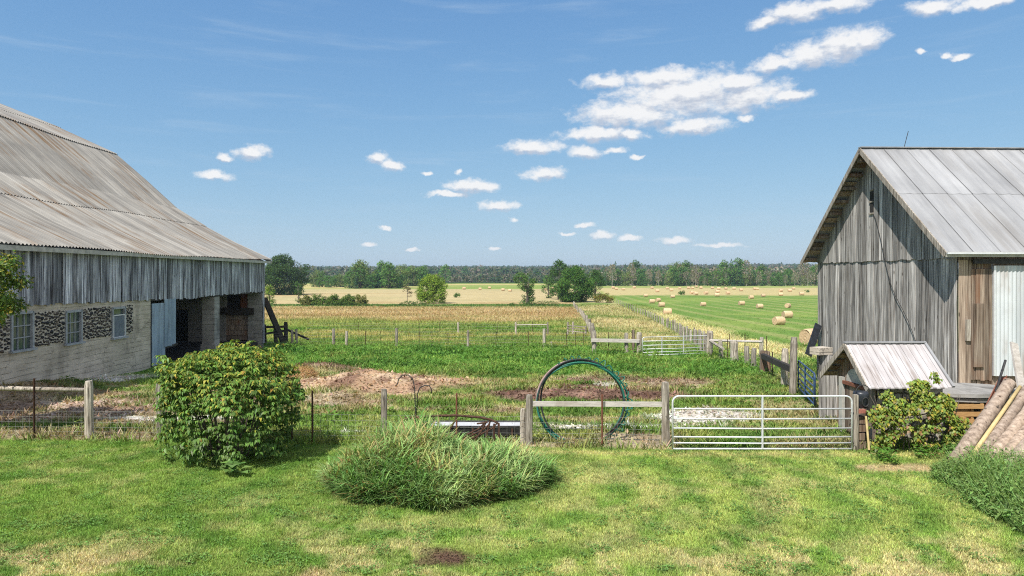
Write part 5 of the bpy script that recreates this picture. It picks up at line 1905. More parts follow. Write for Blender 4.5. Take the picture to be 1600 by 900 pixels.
# ---------------------------------------------------------------- the grey timber barn on the right
def timber_barn():
    u = Vector((1, .033, 0)).normalized()      # along the long wall
    v = Vector((-.033, 1, 0)).normalized()     # along the gable, away from the viewer
    org = Vector((13.06, 20.0, 0))
    FL = 0.76

    def W(a, b, z=0.0):
        return org + u * a + v * b + Vector((0, 0, z))
    GW = 8.45
    LEN = 15.0
    EZ = 4.66
    RZ = 8.50
    root = thing('timber_barn', 'grey weathered board barn with a metal gable roof and a white sliding door', 'barn', org)

    def rz(b):          # underside of roof along the gable
        return RZ - .10 - abs(b - GW / 2) * (RZ - EZ + .02) / (GW / 2 + .28)
    mb = MB()
    boards(mb, W(0, 0), v, -u, GW, lambda s: FL - .04, lambda s: 4.57, .215, .014, .028, .022, .03)
    mb.build('gable_wall', MAT['wood_gable'], root)
    mb = MB()
    boards(mb, W(-.035, .02), v, -u, GW - .04, lambda s: 4.50 - .0 * s, lambda s: max(4.56, rz(s)), .215, .014, .028, .022, .025)
    mb.build('upper_gable', MAT['wood_gable'], root)
    mb = MB()       # dark backing behind the gaps
    pts = [W(.04, .05, FL), W(.04, GW - .05, FL), W(.04, GW - .05, EZ - .2), W(.04, GW / 2, RZ - .3), W(.04, .05, EZ - .2)]
    mb.add(pts, [(0, 1, 2, 3, 4)])
    mb.build('wall_lining', MAT['dark'], root)
    # roof: two slopes of overlapping sheets with raised seams
    oh = .60

    def slope(side):
        m2 = MB()
        b_e = -.33 if side == 0 else GW + .33
        b_r = GW / 2
        z_e = EZ - (.0 if side == 0 else .12)
        nsh = int((LEN + oh) / .82)
        mid = .52
        for course in (0, 1):
            t0, t1 = (0, mid) if course == 0 else (mid - .012, 1)
            for k in range(nsh):
                a0, a1 = -oh + k * .82, -oh + (k + 1) * .82
                lift = .012 * course + (.006 if k % 2 else 0)
                tn = random.uniform(.3, .7)
                bb = len(m2.v)
                fr = (0, .035, .2, .35, .5, .65, .8, .965, 1)
                nx = 9
                for r in range(2):
                    t = (t0, t1)[r]
                    for q in range(nx):
                        a = a0 + (a1 - a0) * fr[q]
                        h = lift + (.028 if q in (0, nx - 1) else (.010 if q in (4,) else 0)) + .004 * math.sin(q * 2.2)
                        p = W(a, b_e + (b_r - b_e) * t, z_e + (RZ - z_e) * t + h)
                        m2.v.append(tuple(p))
                        m2.t.append(-1.3 if q in (0, nx - 1) else tn)
                for q in range(nx - 1):
                    c = (bb + q, bb + q + 1, bb + nx + q + 1, bb + nx + q)
                    m2.f.append(c if side == 0 else tuple(reversed(c)))
        return m2
    slope(0).build('roof', MAT['roof_sheet'], root)
    rb = slope(1).build('roof', MAT['roof_sheet'], root)
    # roof deck underneath
    mb = MB()
    for side in (0, 1):
        b_e = -.30 if side == 0 else GW + .30
        z_e = EZ - (.0 if side == 0 else .12)
        n = 13
        for k in range(n):
            t = (k + .5) / n
            b = b_e + (GW / 2 - b_e) * t
            z = z_e + (RZ - z_e) * t - .05
            mb.bar(W(-oh + .03, b, z), W(LEN, b, z), .24, .025, tone=random.random(), up=Vector((0, 0, 1)) * 4.44 - v * (RZ - z_e) * (1 if side == 0 else -1))
    mb.build('roof_boards', MAT['wood_brown'], root)
    mb = MB()
    for side in (0, 1):
        b_e = -.34 if side == 0 else GW + .34
        z_e = EZ - (.0 if side == 0 else .12)
        mb.bar(W(-oh, b_e, z_e - .075), W(-oh, GW / 2, RZ - .075), .035, .17, tone=.4)
    mb.build('rake_board', MAT['wood_post'], root)
    mb = MB()
    mb.bar(W(-oh, -.355, EZ - .06), W(LEN, -.355, EZ - .06), .04, .15)
    mb.build('fascia', MAT['trim'], root)
    mb = MB()
    mb.bar(W(-oh, -.41, EZ - .03), W(LEN, -.41, EZ - .03), .09, .05)
    mb.build('gutter', MAT['galv'], root)
    for k in range(9):
        for side in (0, 1):
            t = (k + .5) / 9
            b_e = -.3 if side == 0 else GW + .3
            b = b_e + (GW / 2 - b_e) * t
            z = EZ + (RZ - EZ) * t - .20
            mb = MB()
            mb.bar(W(-oh + .06, b, z), W(.02, b, z), .09, .10)
            mb.build('lookout', MAT['wood_brown'], root)
    mb = MB()
    mb.bar(W(-oh, GW / 2, RZ + .03), W(LEN, GW / 2, RZ + .03), .22, .035)
    mb.build('ridge_cap', MAT['roof_sheet'], root)
    p = W(1.0, GW / 2, RZ)
    mb = MB()
    mb.tube([p, p + Vector((.16, 0, .62))], .012, 5)
    mb.build('lightning_rod', MAT['iron'], root)
    # vent in the gable
    fr = MB()
    vb, vz = 4.36, 6.62
    for k in range(2):
        z = vz + (k - .5) * .40
        fr.bar(W(-.085, vb - .10, z), W(-.085, vb + .10, z), .02, .34)
    vo = fr.build('vent', MAT['dark'], root)
    for dz in (.42, 0, -.42):
        fr = MB()
        fr.bar(W(-.10, vb - .13, vz + dz), W(-.10, vb + .13, vz + dz), .04, .05)
        fr.build('slat', MAT['wood_post'], vo)
    # cable drooping down the gable
    pts = []
    for k in range(14):
        t = k / 13
        b = 4.25 - 2.55 * t + .25 * math.sin(t * 3.1)
        pts.append(W(-.10, b, 6.2 - 4.6 * t ** 1.05 + .18 * math.sin(t * 9)))
    mb = MB()
    mb.tube(pts, .011, 5)
    mb.build('cable', MAT['iron'], root)
    # front wall
    mb = MB()
    boards(mb, W(0, 0), u, -v, LEN, lambda s: FL - .02, lambda s: EZ + .05, .24, .012, .028, .02, .02, 0.0)
    mb.build('front_wall', MAT['wood_brown'], root)
    mb = MB()
    boards(mb, W(-.02, -.05), u, -v, .36, lambda s: FL, lambda s: 4.45, .3, .012, .03, .0, .0)
    mb.build('corner_board', MAT['wood_brown'], root)
    mb = MB()
    boards(mb, W(.34, -.06), u, -v, .62, lambda s: FL + .18, lambda s: 4.18, .17, .010, .032, .012, .02)
    pd = mb.build('plank_door', MAT['wood_brown'], root)
    mb = MB()
    mb.box(W(.52, -.14, 2.25), (.30, .05, 1.85), math.atan2(u.y, u.x), .3)
    mb.build('patch_board', MAT['wood_brown'], pd)
    mb = MB()
    mb.box(W(.22, -.12, 2.4), (.13, .07, .62), math.atan2(u.y, u.x), .4)
    mb.build('latch_block', MAT['wood_post'], pd)
    # white corrugated sliding door and its track
    m2 = MB()
    n = 110
    for k in range(n + 1):
        a = .98 + 3.3 * k / n
        h = .014 * math.sin(k * math.pi / 2)
        tn = float(_hash(np.array([k // 22]), np.array([3]), 8)[0])
        m2.v += [tuple(W(a, -.15 - h, 1.06)), tuple(W(a, -.15 - h, 4.28))]
        m2.t += [tn, tn]
    for k in range(n):
        m2.f.append((2 * k, 2 * k + 2, 2 * k + 3, 2 * k + 1))
    dr = m2.build('sliding_door', MAT['door_white'], root)
    mb = MB()
    mb.box(W(.99, -.14, 2.67), (.06, .07, 3.2), math.atan2(u.y, u.x))
    mb.build('edge_strip', MAT['galv'], dr)
    mb = MB()
    mb.bar(W(.35, -.17, 4.40), W(6.0, -.17, 4.40), .07, .13)
    mb.build('door_track', MAT['iron'], root)
    # stone foundation
    mb = MB()
    mb.hexa([W(-.06, -.10, -.6), W(LEN, -.10, -.6), W(LEN, GW + .05, -1.0), W(-.06, GW + .05, -1.0),
             W(-.06, -.10, FL - .05), W(LEN, -.10, FL - .05), W(LEN, GW + .05, FL - .05), W(-.06, GW + .05, FL - .05)])
    mb.build('foundation', MAT['stone'], root)
    mb = MB()
    for k in range(9):
        mb.box(W(.05 + k * .36, -.24, FL - .12 + random.uniform(-.05, .03)), (random.uniform(.28, .42), .30, random.uniform(.10, .17)), random.uniform(-.15, .15))
    mb.build('sill_stones', MAT['concrete'], root)


def low_shed():
    """low stone milk house in front of the barn"""
    u = Vector((1, .03, 0)).normalized()
    v = Vector((-.03, 1, 0)).normalized()
    org = Vector((8.62, 16.15, 0))

    def W(a, b, z=0.0):
        return org + u * a + v * b + Vector((0, 0, z))
    root = thing('low_shed', 'low stone shed with a steep peeling grey roof beside the metal gate', 'shed', org)
    L, D = 1.55, 1.75
    EZ, RZ = 1.38, 2.30
    m2 = MB()
    for side in (0, 1):
        b_e = -.28 if side == 0 else D + .25
        n = 22
        for k in range(n):
            a0 = -.36 + 2.0 * k / n
            a1 = a0 + 2.0 / n
            skew = .06
            tn = random.gauss(.5, .12)
            hb = (0, .012)[k % 2]
            p = [W(a0 - .0, b_e, EZ + hb), W(a1 - .004, b_e, EZ + hb), W(a1 - .004 + skew, D / 2, RZ + hb), W(a0 + skew, D / 2, RZ + hb)]
            q = [x - Vector((0, 0, .03)) for x in p]
            m2.hexa(q + p, tn)
    m2.build('roof', MAT['roof_plank'], root)
    mb = MB()
    mb.bar(W(-.32, D / 2, RZ + .025), W(1.72, D / 2, RZ + .025), .13, .03)
    mb.bar(W(1.66, -.30, EZ + .02), W(1.72, D / 2, RZ + .03), .06, .05)
    mb.build('ridge_cap', MAT['roof_sheet'], root)
    mb = MB()
    mb.bar(W(-.37, -.29, EZ - .055), W(-.31, D / 2, RZ - .055), .03, .13)
    mb.bar(W(-.37, D + .26, EZ - .055), W(-.31, D / 2, RZ - .055), .03, .13)
    mb.build('rake_board', MAT['wood_post'], root)
    mb = MB()
    for k in range(5):
        t = (k + .5) / 5
        for b_e in (-.26, D + .24):
            b = b_e + (D / 2 - b_e) * t
            mb.bar(W(-.33, b, EZ + (RZ - EZ) * t - .06), W(L, b, EZ + (RZ - EZ) * t - .06), .2, .02, tone=random.random(), up=Vector((0, 0, 1)) * 1.15 - v * .92 * (1 if b_e < 0 else -1))
    mb.build('roof_boards', MAT['wood_brown'], root)
    # gable end facing the yard: plaster arch, post, plank door
    mb = MB()
    boards(mb, W(0, .0), v, -u, D, lambda s: -.1, lambda s: EZ + min(s + .25, D - s + .25) * .88 - .07, .19, .01, .03, .01)
    mb.build('gable_wall', MAT['wood_brown'], root)
    mb = MB()
    pts = []
    for k in range(9):
        a = math.pi * k / 8
        pts.append((.88 - .36 * math.cos(a), 1.32 + .34 * math.sin(a)))
    f = [W(-.075, b, z) for b, z in pts]
    g = [W(-.045, b, z) for b, z in pts]
    mb.add(f + g, [tuple(reversed(range(9))), tuple(range(9, 18))] + [(k, k + 1, k + 10, k + 9) for k in range(8)])
    mb.build('plaster_arch', MAT['trim'], root)
    mb = MB()
    mb.box(W(-.09, 1.42, .66), (.08, .17, 1.46), math.atan2(u.y, u.x))
    mb.build('door_post', MAT['trim'], root)
    mb = MB()
    boards(mb, W(-.04, .38), v, -u, .92, lambda s: .05, lambda s: 1.22, .16, .008, .03, .006)
    mb.build('plank_door', MAT['wood_brown'], root)
    mb = MB()
    mb.bar(W(-.10, .32, 1.27), W(-.10, 1.36, 1.27), .05, .08)
    mb.build('door_lintel', MAT['rust_red'], root)
    # stone front and back
    mb = MB()
    mb.hexa([W(.02, 0, -.2), W(L + .05, 0, -.2), W(L + .05, D, -.2), W(.02, D, -.2), W(.02, 0, EZ), W(L + .05, 0, EZ), W(L + .05, D, EZ), W(.02, D, EZ)])
    mb.build('stone_wall', MAT['stone'], root)
    # boarded screen between shed and barn
    o = MB()
    p0, p1 = P(1279, 650, 19.4), P(1312, 650, 19.2)
    p0.z = p1.z = 0
    d = (p1 - p0).normalized()
    boards(o, Vector((p0.x, p0.y, 0)), d, (d.y, -d.x, 0), (p1 - p0).length + .25, lambda s: -.2, lambda s: 1.72 + .06 * math.sin(s * 9), .2, .01, .035, .02)
    bo = o.build('board_screen', MAT['wood_gable'])
    tag(bo, 'short upright grey board screen between the low shed and the grey barn', 'fence')
    mb = MB()
    c = P(1283, 548, 19.4)
    mb.box(c, (.5, .35, .2), .4)
    o = mb.build('cap_stone', MAT['concrete'])
    tag(o, 'pale flat stone resting on top of the grey board screen', 'stone')
    mb = MB()
    mb.bar(P(1279, 507, 28.0), P(1263, 555, 27.6), .30, .05, up=(0, 1, .2))
    o = mb.build('leaning_sheet', MAT['rubber'])
    tag(o, 'black sheet leaning on the back corner of the grey barn', 'sheet')


def ramp_and_clutter():
    # stone landing in front of the barn door, with a slab roof over a hollow
    root = thing('stone_landing', 'stone landing with a rough concrete slab under the white sliding door', 'landing', (11.4, 18.2, 0))
    mb = MB()
    random.seed(41)
    n = 11
    ring = []
    for k in range(n):
        a = 2 * math.pi * k / n
        ring.append((11.65 + 1.35 * math.cos(a) * random.uniform(.9, 1.1), 17.65 + .95 * math.sin(a) * random.uniform(.88, 1.1)))
    for (z0, z1, s) in ((.98, 1.07, 1.0), (.86, .955, .93)):
        b = [Vector((11.65 + (x - 11.65) * s, 17.65 + (y - 17.65) * s, z0 + .02 * (x - 11.6))) for x, y in ring]
        t = [p + Vector((0, 0, z1 - z0)) for p in b]
        mb.add(b + t, [tuple(reversed(range(n))), tuple(range(n, 2 * n))] + [(k, (k + 1) % n, n + (k + 1) % n, n + k) for k in range(n)])
    mb.build('slab', MAT['concrete_grey'], root)
    mb = MB()
    mb.hexa([(10.35, 17.05, -.2), (10.9, 16.95, -.2), (10.95, 19.6, -.2), (10.4, 19.6, -.2), (10.4, 17.1, .85), (10.85, 17.0, .86), (10.9, 19.6, .86), (10.45, 19.6, .86)])
    mb.hexa([(12.2, 17.1, -.2), (12.9, 17.1, -.2), (12.9, 19.6, -.2), (12.2, 19.6, -.2), (12.2, 17.1, .86), (12.9, 17.1, .86), (12.9, 19.6, .86), (12.2, 19.6, .86)])
    mb.hexa([(10.9, 18.7, -.2), (12.2, 18.7, -.2), (12.2, 19.6, -.2), (10.9, 19.6, -.2), (10.9, 18.7, .86), (12.2, 18.7, .86), (12.2, 19.6, .86), (10.9, 19.6, .86)])
    mb.build('stone_pier', MAT['stone'], root)
    mb = MB()
    mb.box((10.62, 16.98, .92), (.22, .12, .07), .1)
    mb.box((10.66, 16.96, .84), (.20, .12, .06), -.1)
    mb.build('brick', MAT['brick'], root)
    # crate in the hollow
    c = thing('wooden_crate', 'orange slatted wooden crate under the concrete slab', 'crate', (11.2, 16.75, .35))
    mb = MB()
    for k in range(3):
        mb.box((11.2, 16.75, .40 + k * .19), (.75, .03, .11))
        mb.box((11.2, 17.2, .40 + k * .19), (.75, .03, .11))
        mb.box((10.84, 16.98, .40 + k * .19), (.03, .44, .11))
    mb.build('slats', MAT['wood_fresh'], c)
    mb = MB()
    for x in (10.84, 11.56):
        mb.box((x, 16.79, .58), (.06, .05, .52))
        mb.box((x, 17.16, .58), (.06, .05, .52))
    mb.build('corner_post', MAT['wood_fresh'], c)
    mb = MB()
    mb.box((11.2, 16.98, .16), (.9, .6, .34), .1)
    o = mb.build('stone_block', MAT['concrete_grey'])
    tag(o, 'grey stone block carrying the orange crate', 'stone')
    # spruce logs leaning on the landing
    labs = ['leftmost leaning log, longest, at the left edge of the log stack', 'leaning log next to the yellow peeled pole', 'second leaning log right of the yellow peeled pole',
            'third leaning log right of the yellow peeled pole, lying low', 'thin leaning log low in the right half of the stack', 'rightmost leaning log at the edge of the photograph',
            'upper leaning log at the back of the stack', 'lowest leaning log half sunk in the weeds']
    logs = [((1493, 733, 14.10), (1578, 600, 15.95), .150), ((1527, 722, 14.05), (1610, 604, 15.75), .118), ((1545, 726, 13.85), (1632, 604, 15.55), .128),
            ((1557, 734, 13.65), (1650, 612, 15.35), .120), ((1569, 742, 13.45), (1668, 622, 15.15), .126), ((1583, 751, 13.25), (1690, 640, 14.95), .120),
            ((1518, 705, 14.75), (1569, 622, 16.05), .11), ((1600, 762, 13.0), (1716, 668, 14.6), .125)]
    for (a, b, r), lab in zip(logs, labs):
        pa, pb = P(*a), P(*b)
        pa.z = max(pa.z, .12)
        t = thing('log', lab, 'log', pa, 'spruce logs leaning by the barn')
        mb = MB()
        pts = [pa.lerp(pb, k / 8) + Vector((random.uniform(-.012, .012), random.uniform(-.012, .012), .02 * math.sin(k))) for k in range(9)]
        mb.tube(pts, [r * (1.04 - .02 * k) for k in range(9)], 14, cap=False, wob=.09)
        mb.build('bark', MAT['log'], t, True)
        d = (pb - pa).normalized()
        for q, s, rr in ((pa, -1, r * 1.03), (pb, 1, r * .88)):
            mb = MB()
            mb.tube([q - d * .01 * s, q + d * .012 * s], rr * .97, 14)
            mb.build('sawn_end', MAT['cut_wood'], t)
        mb = MB()
        for k in range(7):
            tt = random.uniform(.1, .9)
            a2 = random.uniform(0, 6.28)
            o1 = d.orthogonal().normalized()
            o2 = d.cross(o1)
            n_ = o1 * math.cos(a2) + o2 * math.sin(a2)
            p = pa.lerp(pb, tt) + n_ * r * .9
            mb.tube([p, p + n_ * .045 + d * .02], [.022, .012], 6)
        mb.build('branch_stubs', MAT['bark'], t)
    a, b = P(1511, 728, 13.95), P(1594, 604, 15.70)
    a.z = max(a.z, .16)
    mb = MB()
    mb.tube([a, a.lerp(b, .5), b], [.046, .043, .036], 9)
    o = mb.build('peeled_pole', MAT['yellow_wood'], None, True)
    tag(o, 'straight yellow peeled pole lying between the leaning logs', 'pole')
    mb = MB()
    mb.bar(P(1584, 536, 16.6), P(1604, 655, 15.6), .19, .05, up=(0, 1, .3))
    o = mb.build('pale_board', MAT['wood_pale'])
    tag(o, 'pale new board leaning upright against the white sliding door', 'board')
    t = thing('steel_beam', 'dark red rusty steel beam leaning beside the leaning logs', 'beam', P(1545, 645, 15.8))
    a, b = P(1541, 648, 15.55), P(1569, 590, 16.5)
    mb = MB()
    mb.bar(a, b, .11, .02)
    mb.build('web', MAT['rust_red'], t)
    d = (b - a).cross(Vector((0, 0, 1))).normalized() * .06
    mb = MB()
    mb.bar(a + d, b + d, .02, .14)
    mb.bar(a - d, b - d, .02, .14)
    mb.build('flange', MAT['rust_red'], t)
    mb = MB()
    mb.tube([P(1556, 612, 16.0), P(1571, 563, 16.5)], .028, 6)
    o = mb.build('iron_pipe', MAT['iron'])
    tag(o, 'thin dark pipe sticking up behind the rusty beam', 'pipe')
    # things round the gate's hinge post
    c = P(1345, 622, 15.75)
    t = thing('black_pail', 'black pail with a wire bail hanging on the shed corner above the gate', 'pail', c)
    mb = MB()
    mb.tube([c + Vector((0, 0, -.23)), c + Vector((0, 0, -.2)), c + Vector((0, 0, .1)), c + Vector((0, 0, .16))], [.11, .145, .17, .15], 16)
    mb.build('body', MAT['rubber'], t, True)
    mb = MB()
    mb.tube([c + Vector((.17 * math.cos(a), -.1, .12 + .2 * math.sin(a))) for a in [math.pi * k / 10 for k in range(11)]], .011, 6)
    mb.tube([c + Vector((.02 + .075 * math.cos(a), -.175, -.06 + .10 * math.sin(a))) for a in [math.pi * 2 * k / 14 for k in range(15)]], .012, 6)
    mb.build('bail', MAT['iron'], t)
    mb = MB()
    mb.box(P(1341, 640, 15.7), (.30, .2, .09), .1)
    for k in range(4):
        mb.box(P(1340, 655 + 13 * k, 15.75), (.24 + .04 * (k % 2), .2, .16), .2 * (k % 2), tone=.4)
    o = mb.build('brick_pier', MAT['brick'])
    o.data.materials[0] = MAT['wood_brown']
    tag(o, 'rough brown block pier between the gate post and the vine', 'pier')
    mb = MB()
    mb.box(P(1341, 642, 15.62), (.27, .16, .085), .12)
    o = mb.build('red_brick', MAT['brick'])
    tag(o, 'single red brick lying on the pier below the black pail', 'brick')
    mb = MB()
    mb.tube([P(1358, 703, 15.25), P(1353, 650, 15.4)], .024, 7)
    o = mb.build('tool_handle', MAT['yellow_wood'])
    tag(o, 'short yellow tool handle leaning by the gate hinge post', 'handle')


# ---------------------------------------------------------------- fences and gates
def wood_post(x, y, top, r, parent, mat='wood_post', name='post', lean=0.0):
    z = gz(x, y)
    mb = MB()
    n = 9
    lx, ly = random.uniform(-.03, .03) + lean, random.uniform(-.03, .03)
    H = top - z
    pts = [(x + lx * t, y + ly * t, z - .15 + (H + .15) * t) for t in (0, .3, .6, .9, 1)]
    mb.tube(pts, [r * 1.08, r * 1.02, r, r * .97, r * .82], n, random.random(), True, .16)
    return mb.build(name, MAT[mat], parent)


def t_post(x, y, top, parent, mat='rust'):
    z = gz(x, y)
    mb = MB()
    mb.box((x, y, (z - .2 + top) / 2), (.042, .012, top - z + .2))
    mb.box((x, y - .02, (z - .2 + top) / 2), (.010, .034, top - z + .2))
    return mb.build('steel_post', MAT[mat], parent)


def wires(pts, heights, parent, r=.0035, stay=None, name='wire_mesh'):
    """strands (and upright stays) following the ground between posts"""
    mb = MB()
    fine = []
    for a, b in zip(pts[:-1], pts[1:]):
        L = math.hypot(b[0] - a[0], b[1] - a[1])
        n = max(1, int(L / 2.2))
        for k in range(n):
            t = k / n
            fine.append((a[0] + (b[0] - a[0]) * t, a[1] + (b[1] - a[1]) * t))
    fine.append(pts[-1])
    g = [gz(*p) for p in fine]
    for h in heights:
        mb.tube([(p[0], p[1], z + h) for p, z in zip(fine, g)], r, 4, cap=False)
    if stay:
        for (a, b), (za, zb_) in zip(zip(fine[:-1], fine[1:]), zip(g[:-1], g[1:])):
            L = math.hypot(b[0] - a[0], b[1] - a[1])
            n = max(1, int(L / stay))
            for k in range(n):
                t = k / n
                x, y, z = a[0] + (b[0] - a[0]) * t, a[1] + (b[1] - a[1]) * t, za + (zb_ - za) * t
                mb.tube([(x, y, z + heights[0]), (x, y, z + heights[-1])], r * .8, 4, cap=False)
    return mb.build(name, MAT['wire'], parent)


def at_base(px, py):
    g = G(px, py)
    return g.x, g.y


def front_fence():
    fy = lambda x: 16.2 - .06 * x
    root = thing('wire_fence', 'page wire fence on wooden posts between the mown lawn and the barnyard', 'fence', (-4, 16.4, 0))

    def onx(px):
        # where the sight line at px meets the fence line
        k = (px - 800) / F
        y = 16.2 / (1 + .06 * k)
        return k * y, y

    def topz(px, py):
        x, y = onx(px)
        return CAMZ + (HOR - py) * y / F
    for px, top, r in ((140, 595, .098), (252, 598, .095), (600, 608, .075), (826, 617, .088), (1040, 597, .095)):
        x, y = onx(px)
        wood_post(x, y, topz(px, top), r, root)
    x, y = onx(819)
    wood_post(x - .03, y + .12, topz(819, 640), .07, root)
    for px, top, m in ((58, 590, 'rust'), (490, 609, 'rust'), (458, 612, 'rust'), (714, 613, 'rust_red'), (940, 615, 'rust_red')):
        x, y = onx(px)
        t_post(x, y - .1, topz(px, top), root, m)
    mb = MB()
    a, b = onx(-60), onx(137)
    mb.tube([(a[0], a[1] + .06, 1.20), ((a[0] + b[0]) / 2, (a[1] + b[1]) / 2 + .06, 1.17), (b[0], b[1] + .06, 1.16)], [.065, .06, .05], 8, wob=.2)
    mb.build('rail', MAT['wood_post'], root, True)
    mb = MB()
    a, b = onx(831), onx(1036)
    mb.bar((a[0], a[1] + .02, topz(831, 631)), (b[0], b[1] + .02, topz(1036, 632)), .05, .115, tone=.6)
    mb.build('rail', MAT['wood_pale'], root)
    pts = [onx(p) for p in (-70, 58, 140, 252, 458, 600, 714, 826, 940, 1040)]
    wires([(x, y - .03) for x, y in pts], [.06, .16, .27, .39, .52, .66], root, .0028, .17)


def pipe_gate(name, lab, a, b, ztop, zbot, rails, mat, r=.021, uprights=(.5,), group=None):
    """tubular gate from a to b (ground points): frame, rails, uprights"""
    a, b = Vector(a), Vector(b)
    root = thing(name, lab, 'gate', ((a.x + b.x) / 2, (a.y + b.y) / 2, zbot), group)
    d = (b - a)
    L = d.length
    d.normalize()
    c = .14

    def Q(s, z):
        return Vector((a.x + d.x * s, a.y + d.y * s, z))
    mb = MB()
    pts = [Q(0, zbot)]
    for k in range(7):
        t = math.pi / 2 * k / 6
        pts.append(Q(c - c * math.cos(t), ztop - c + c * math.sin(t)))
    for k in range(7):
        t = math.pi / 2 * k / 6
        pts.append(Q(L - c + c * math.sin(t), ztop - c + c * math.cos(t)))
    pts.append(Q(L, zbot))
    mb.tube(pts, r * 1.05, 9)
    mb.tube([Q(0, zbot), Q(L, zbot)], r, 9)
    mb.build('frame', MAT[mat], root, True)
    for z in rails:
        m2 = MB()
        m2.tube([Q(.02, z), Q(L * .5, z - .012), Q(L - .02, z)], r * .86, 8)
        m2.build('rail', MAT[mat], root, True)
    for f in uprights:
        m2 = MB()
        m2.box(Q(L * f, (ztop + zbot) / 2), (.035, .05, ztop - zbot), math.atan2(d.y, d.x))
        m2.build('upright', MAT[mat], root)
    return root, Q, L


def gates():
    D = 15.55
    z = lambda py: CAMZ + (HOR - py) * D / F
    a, b = P(1051, 700, D), P(1331, 700, D)
    root, Q, L = pipe_gate('metal_gate', 'closed galvanised tube gate across the yard entrance beside the low shed', (a.x, a.y, 0), (b.x, b.y, 0), z(619), .045,
                           [z(638.5), z(654), z(669), z(682.5), z(692)], 'galv', .021)
    mb = MB()
    for zz in (z(645), z(692)):
        mb.tube([Q(L - .02, zz), Q(L + .08, zz)], .018, 6)
    mb.build('hinge', MAT['iron'], root)
    mb = MB()
    mb.tube([Q(-.02, z(650)), Q(-.09, z(655)) + Vector((0, -.03, 0)), Q(-.16, z(650))], .008, 5)
    mb.build('chain', MAT['iron'], root)
    x, y = b.x + .09, b.y + .02
    p = MB()
    p.box((x, y, .6), (.10, .09, 1.35))
    o = p.build('hinge_post', MAT['wood_post'])
    tag(o, 'squared grey hinge post of the galvanised gate at the low shed', 'post')
    # gate across the lane mouth
    g0, g1 = G(1004, 558), G(1106, 556)
    zt = CAMZ + (HOR - 527) * g0.y / F
    zb = gz(g0.x, g0.y) + .1
    hh = zt - zb
    pipe_gate('metal_gate', 'long low pipe gate closing the mouth of the grassy lane', (g0.x, g0.y, 0), (g1.x, g1.y, 0), zt, zb, [zb + hh * q for q in (.16, .34, .55, .78)], 'galv', .022, (.29, .62))
    # blue gate seen end-on
    a = G(1241, 616)
    b = Vector((9.05, 20.4, 0))
    z0 = gz(a.x, a.y)
    pipe_gate('blue_gate', 'dark blue pipe gate half hidden beside the grey board screen', (a.x + .1, a.y - .1, 0), b, 1.05, .12, [.28, .45, .65, .85], 'gate_blue', .026, (.45, .97))


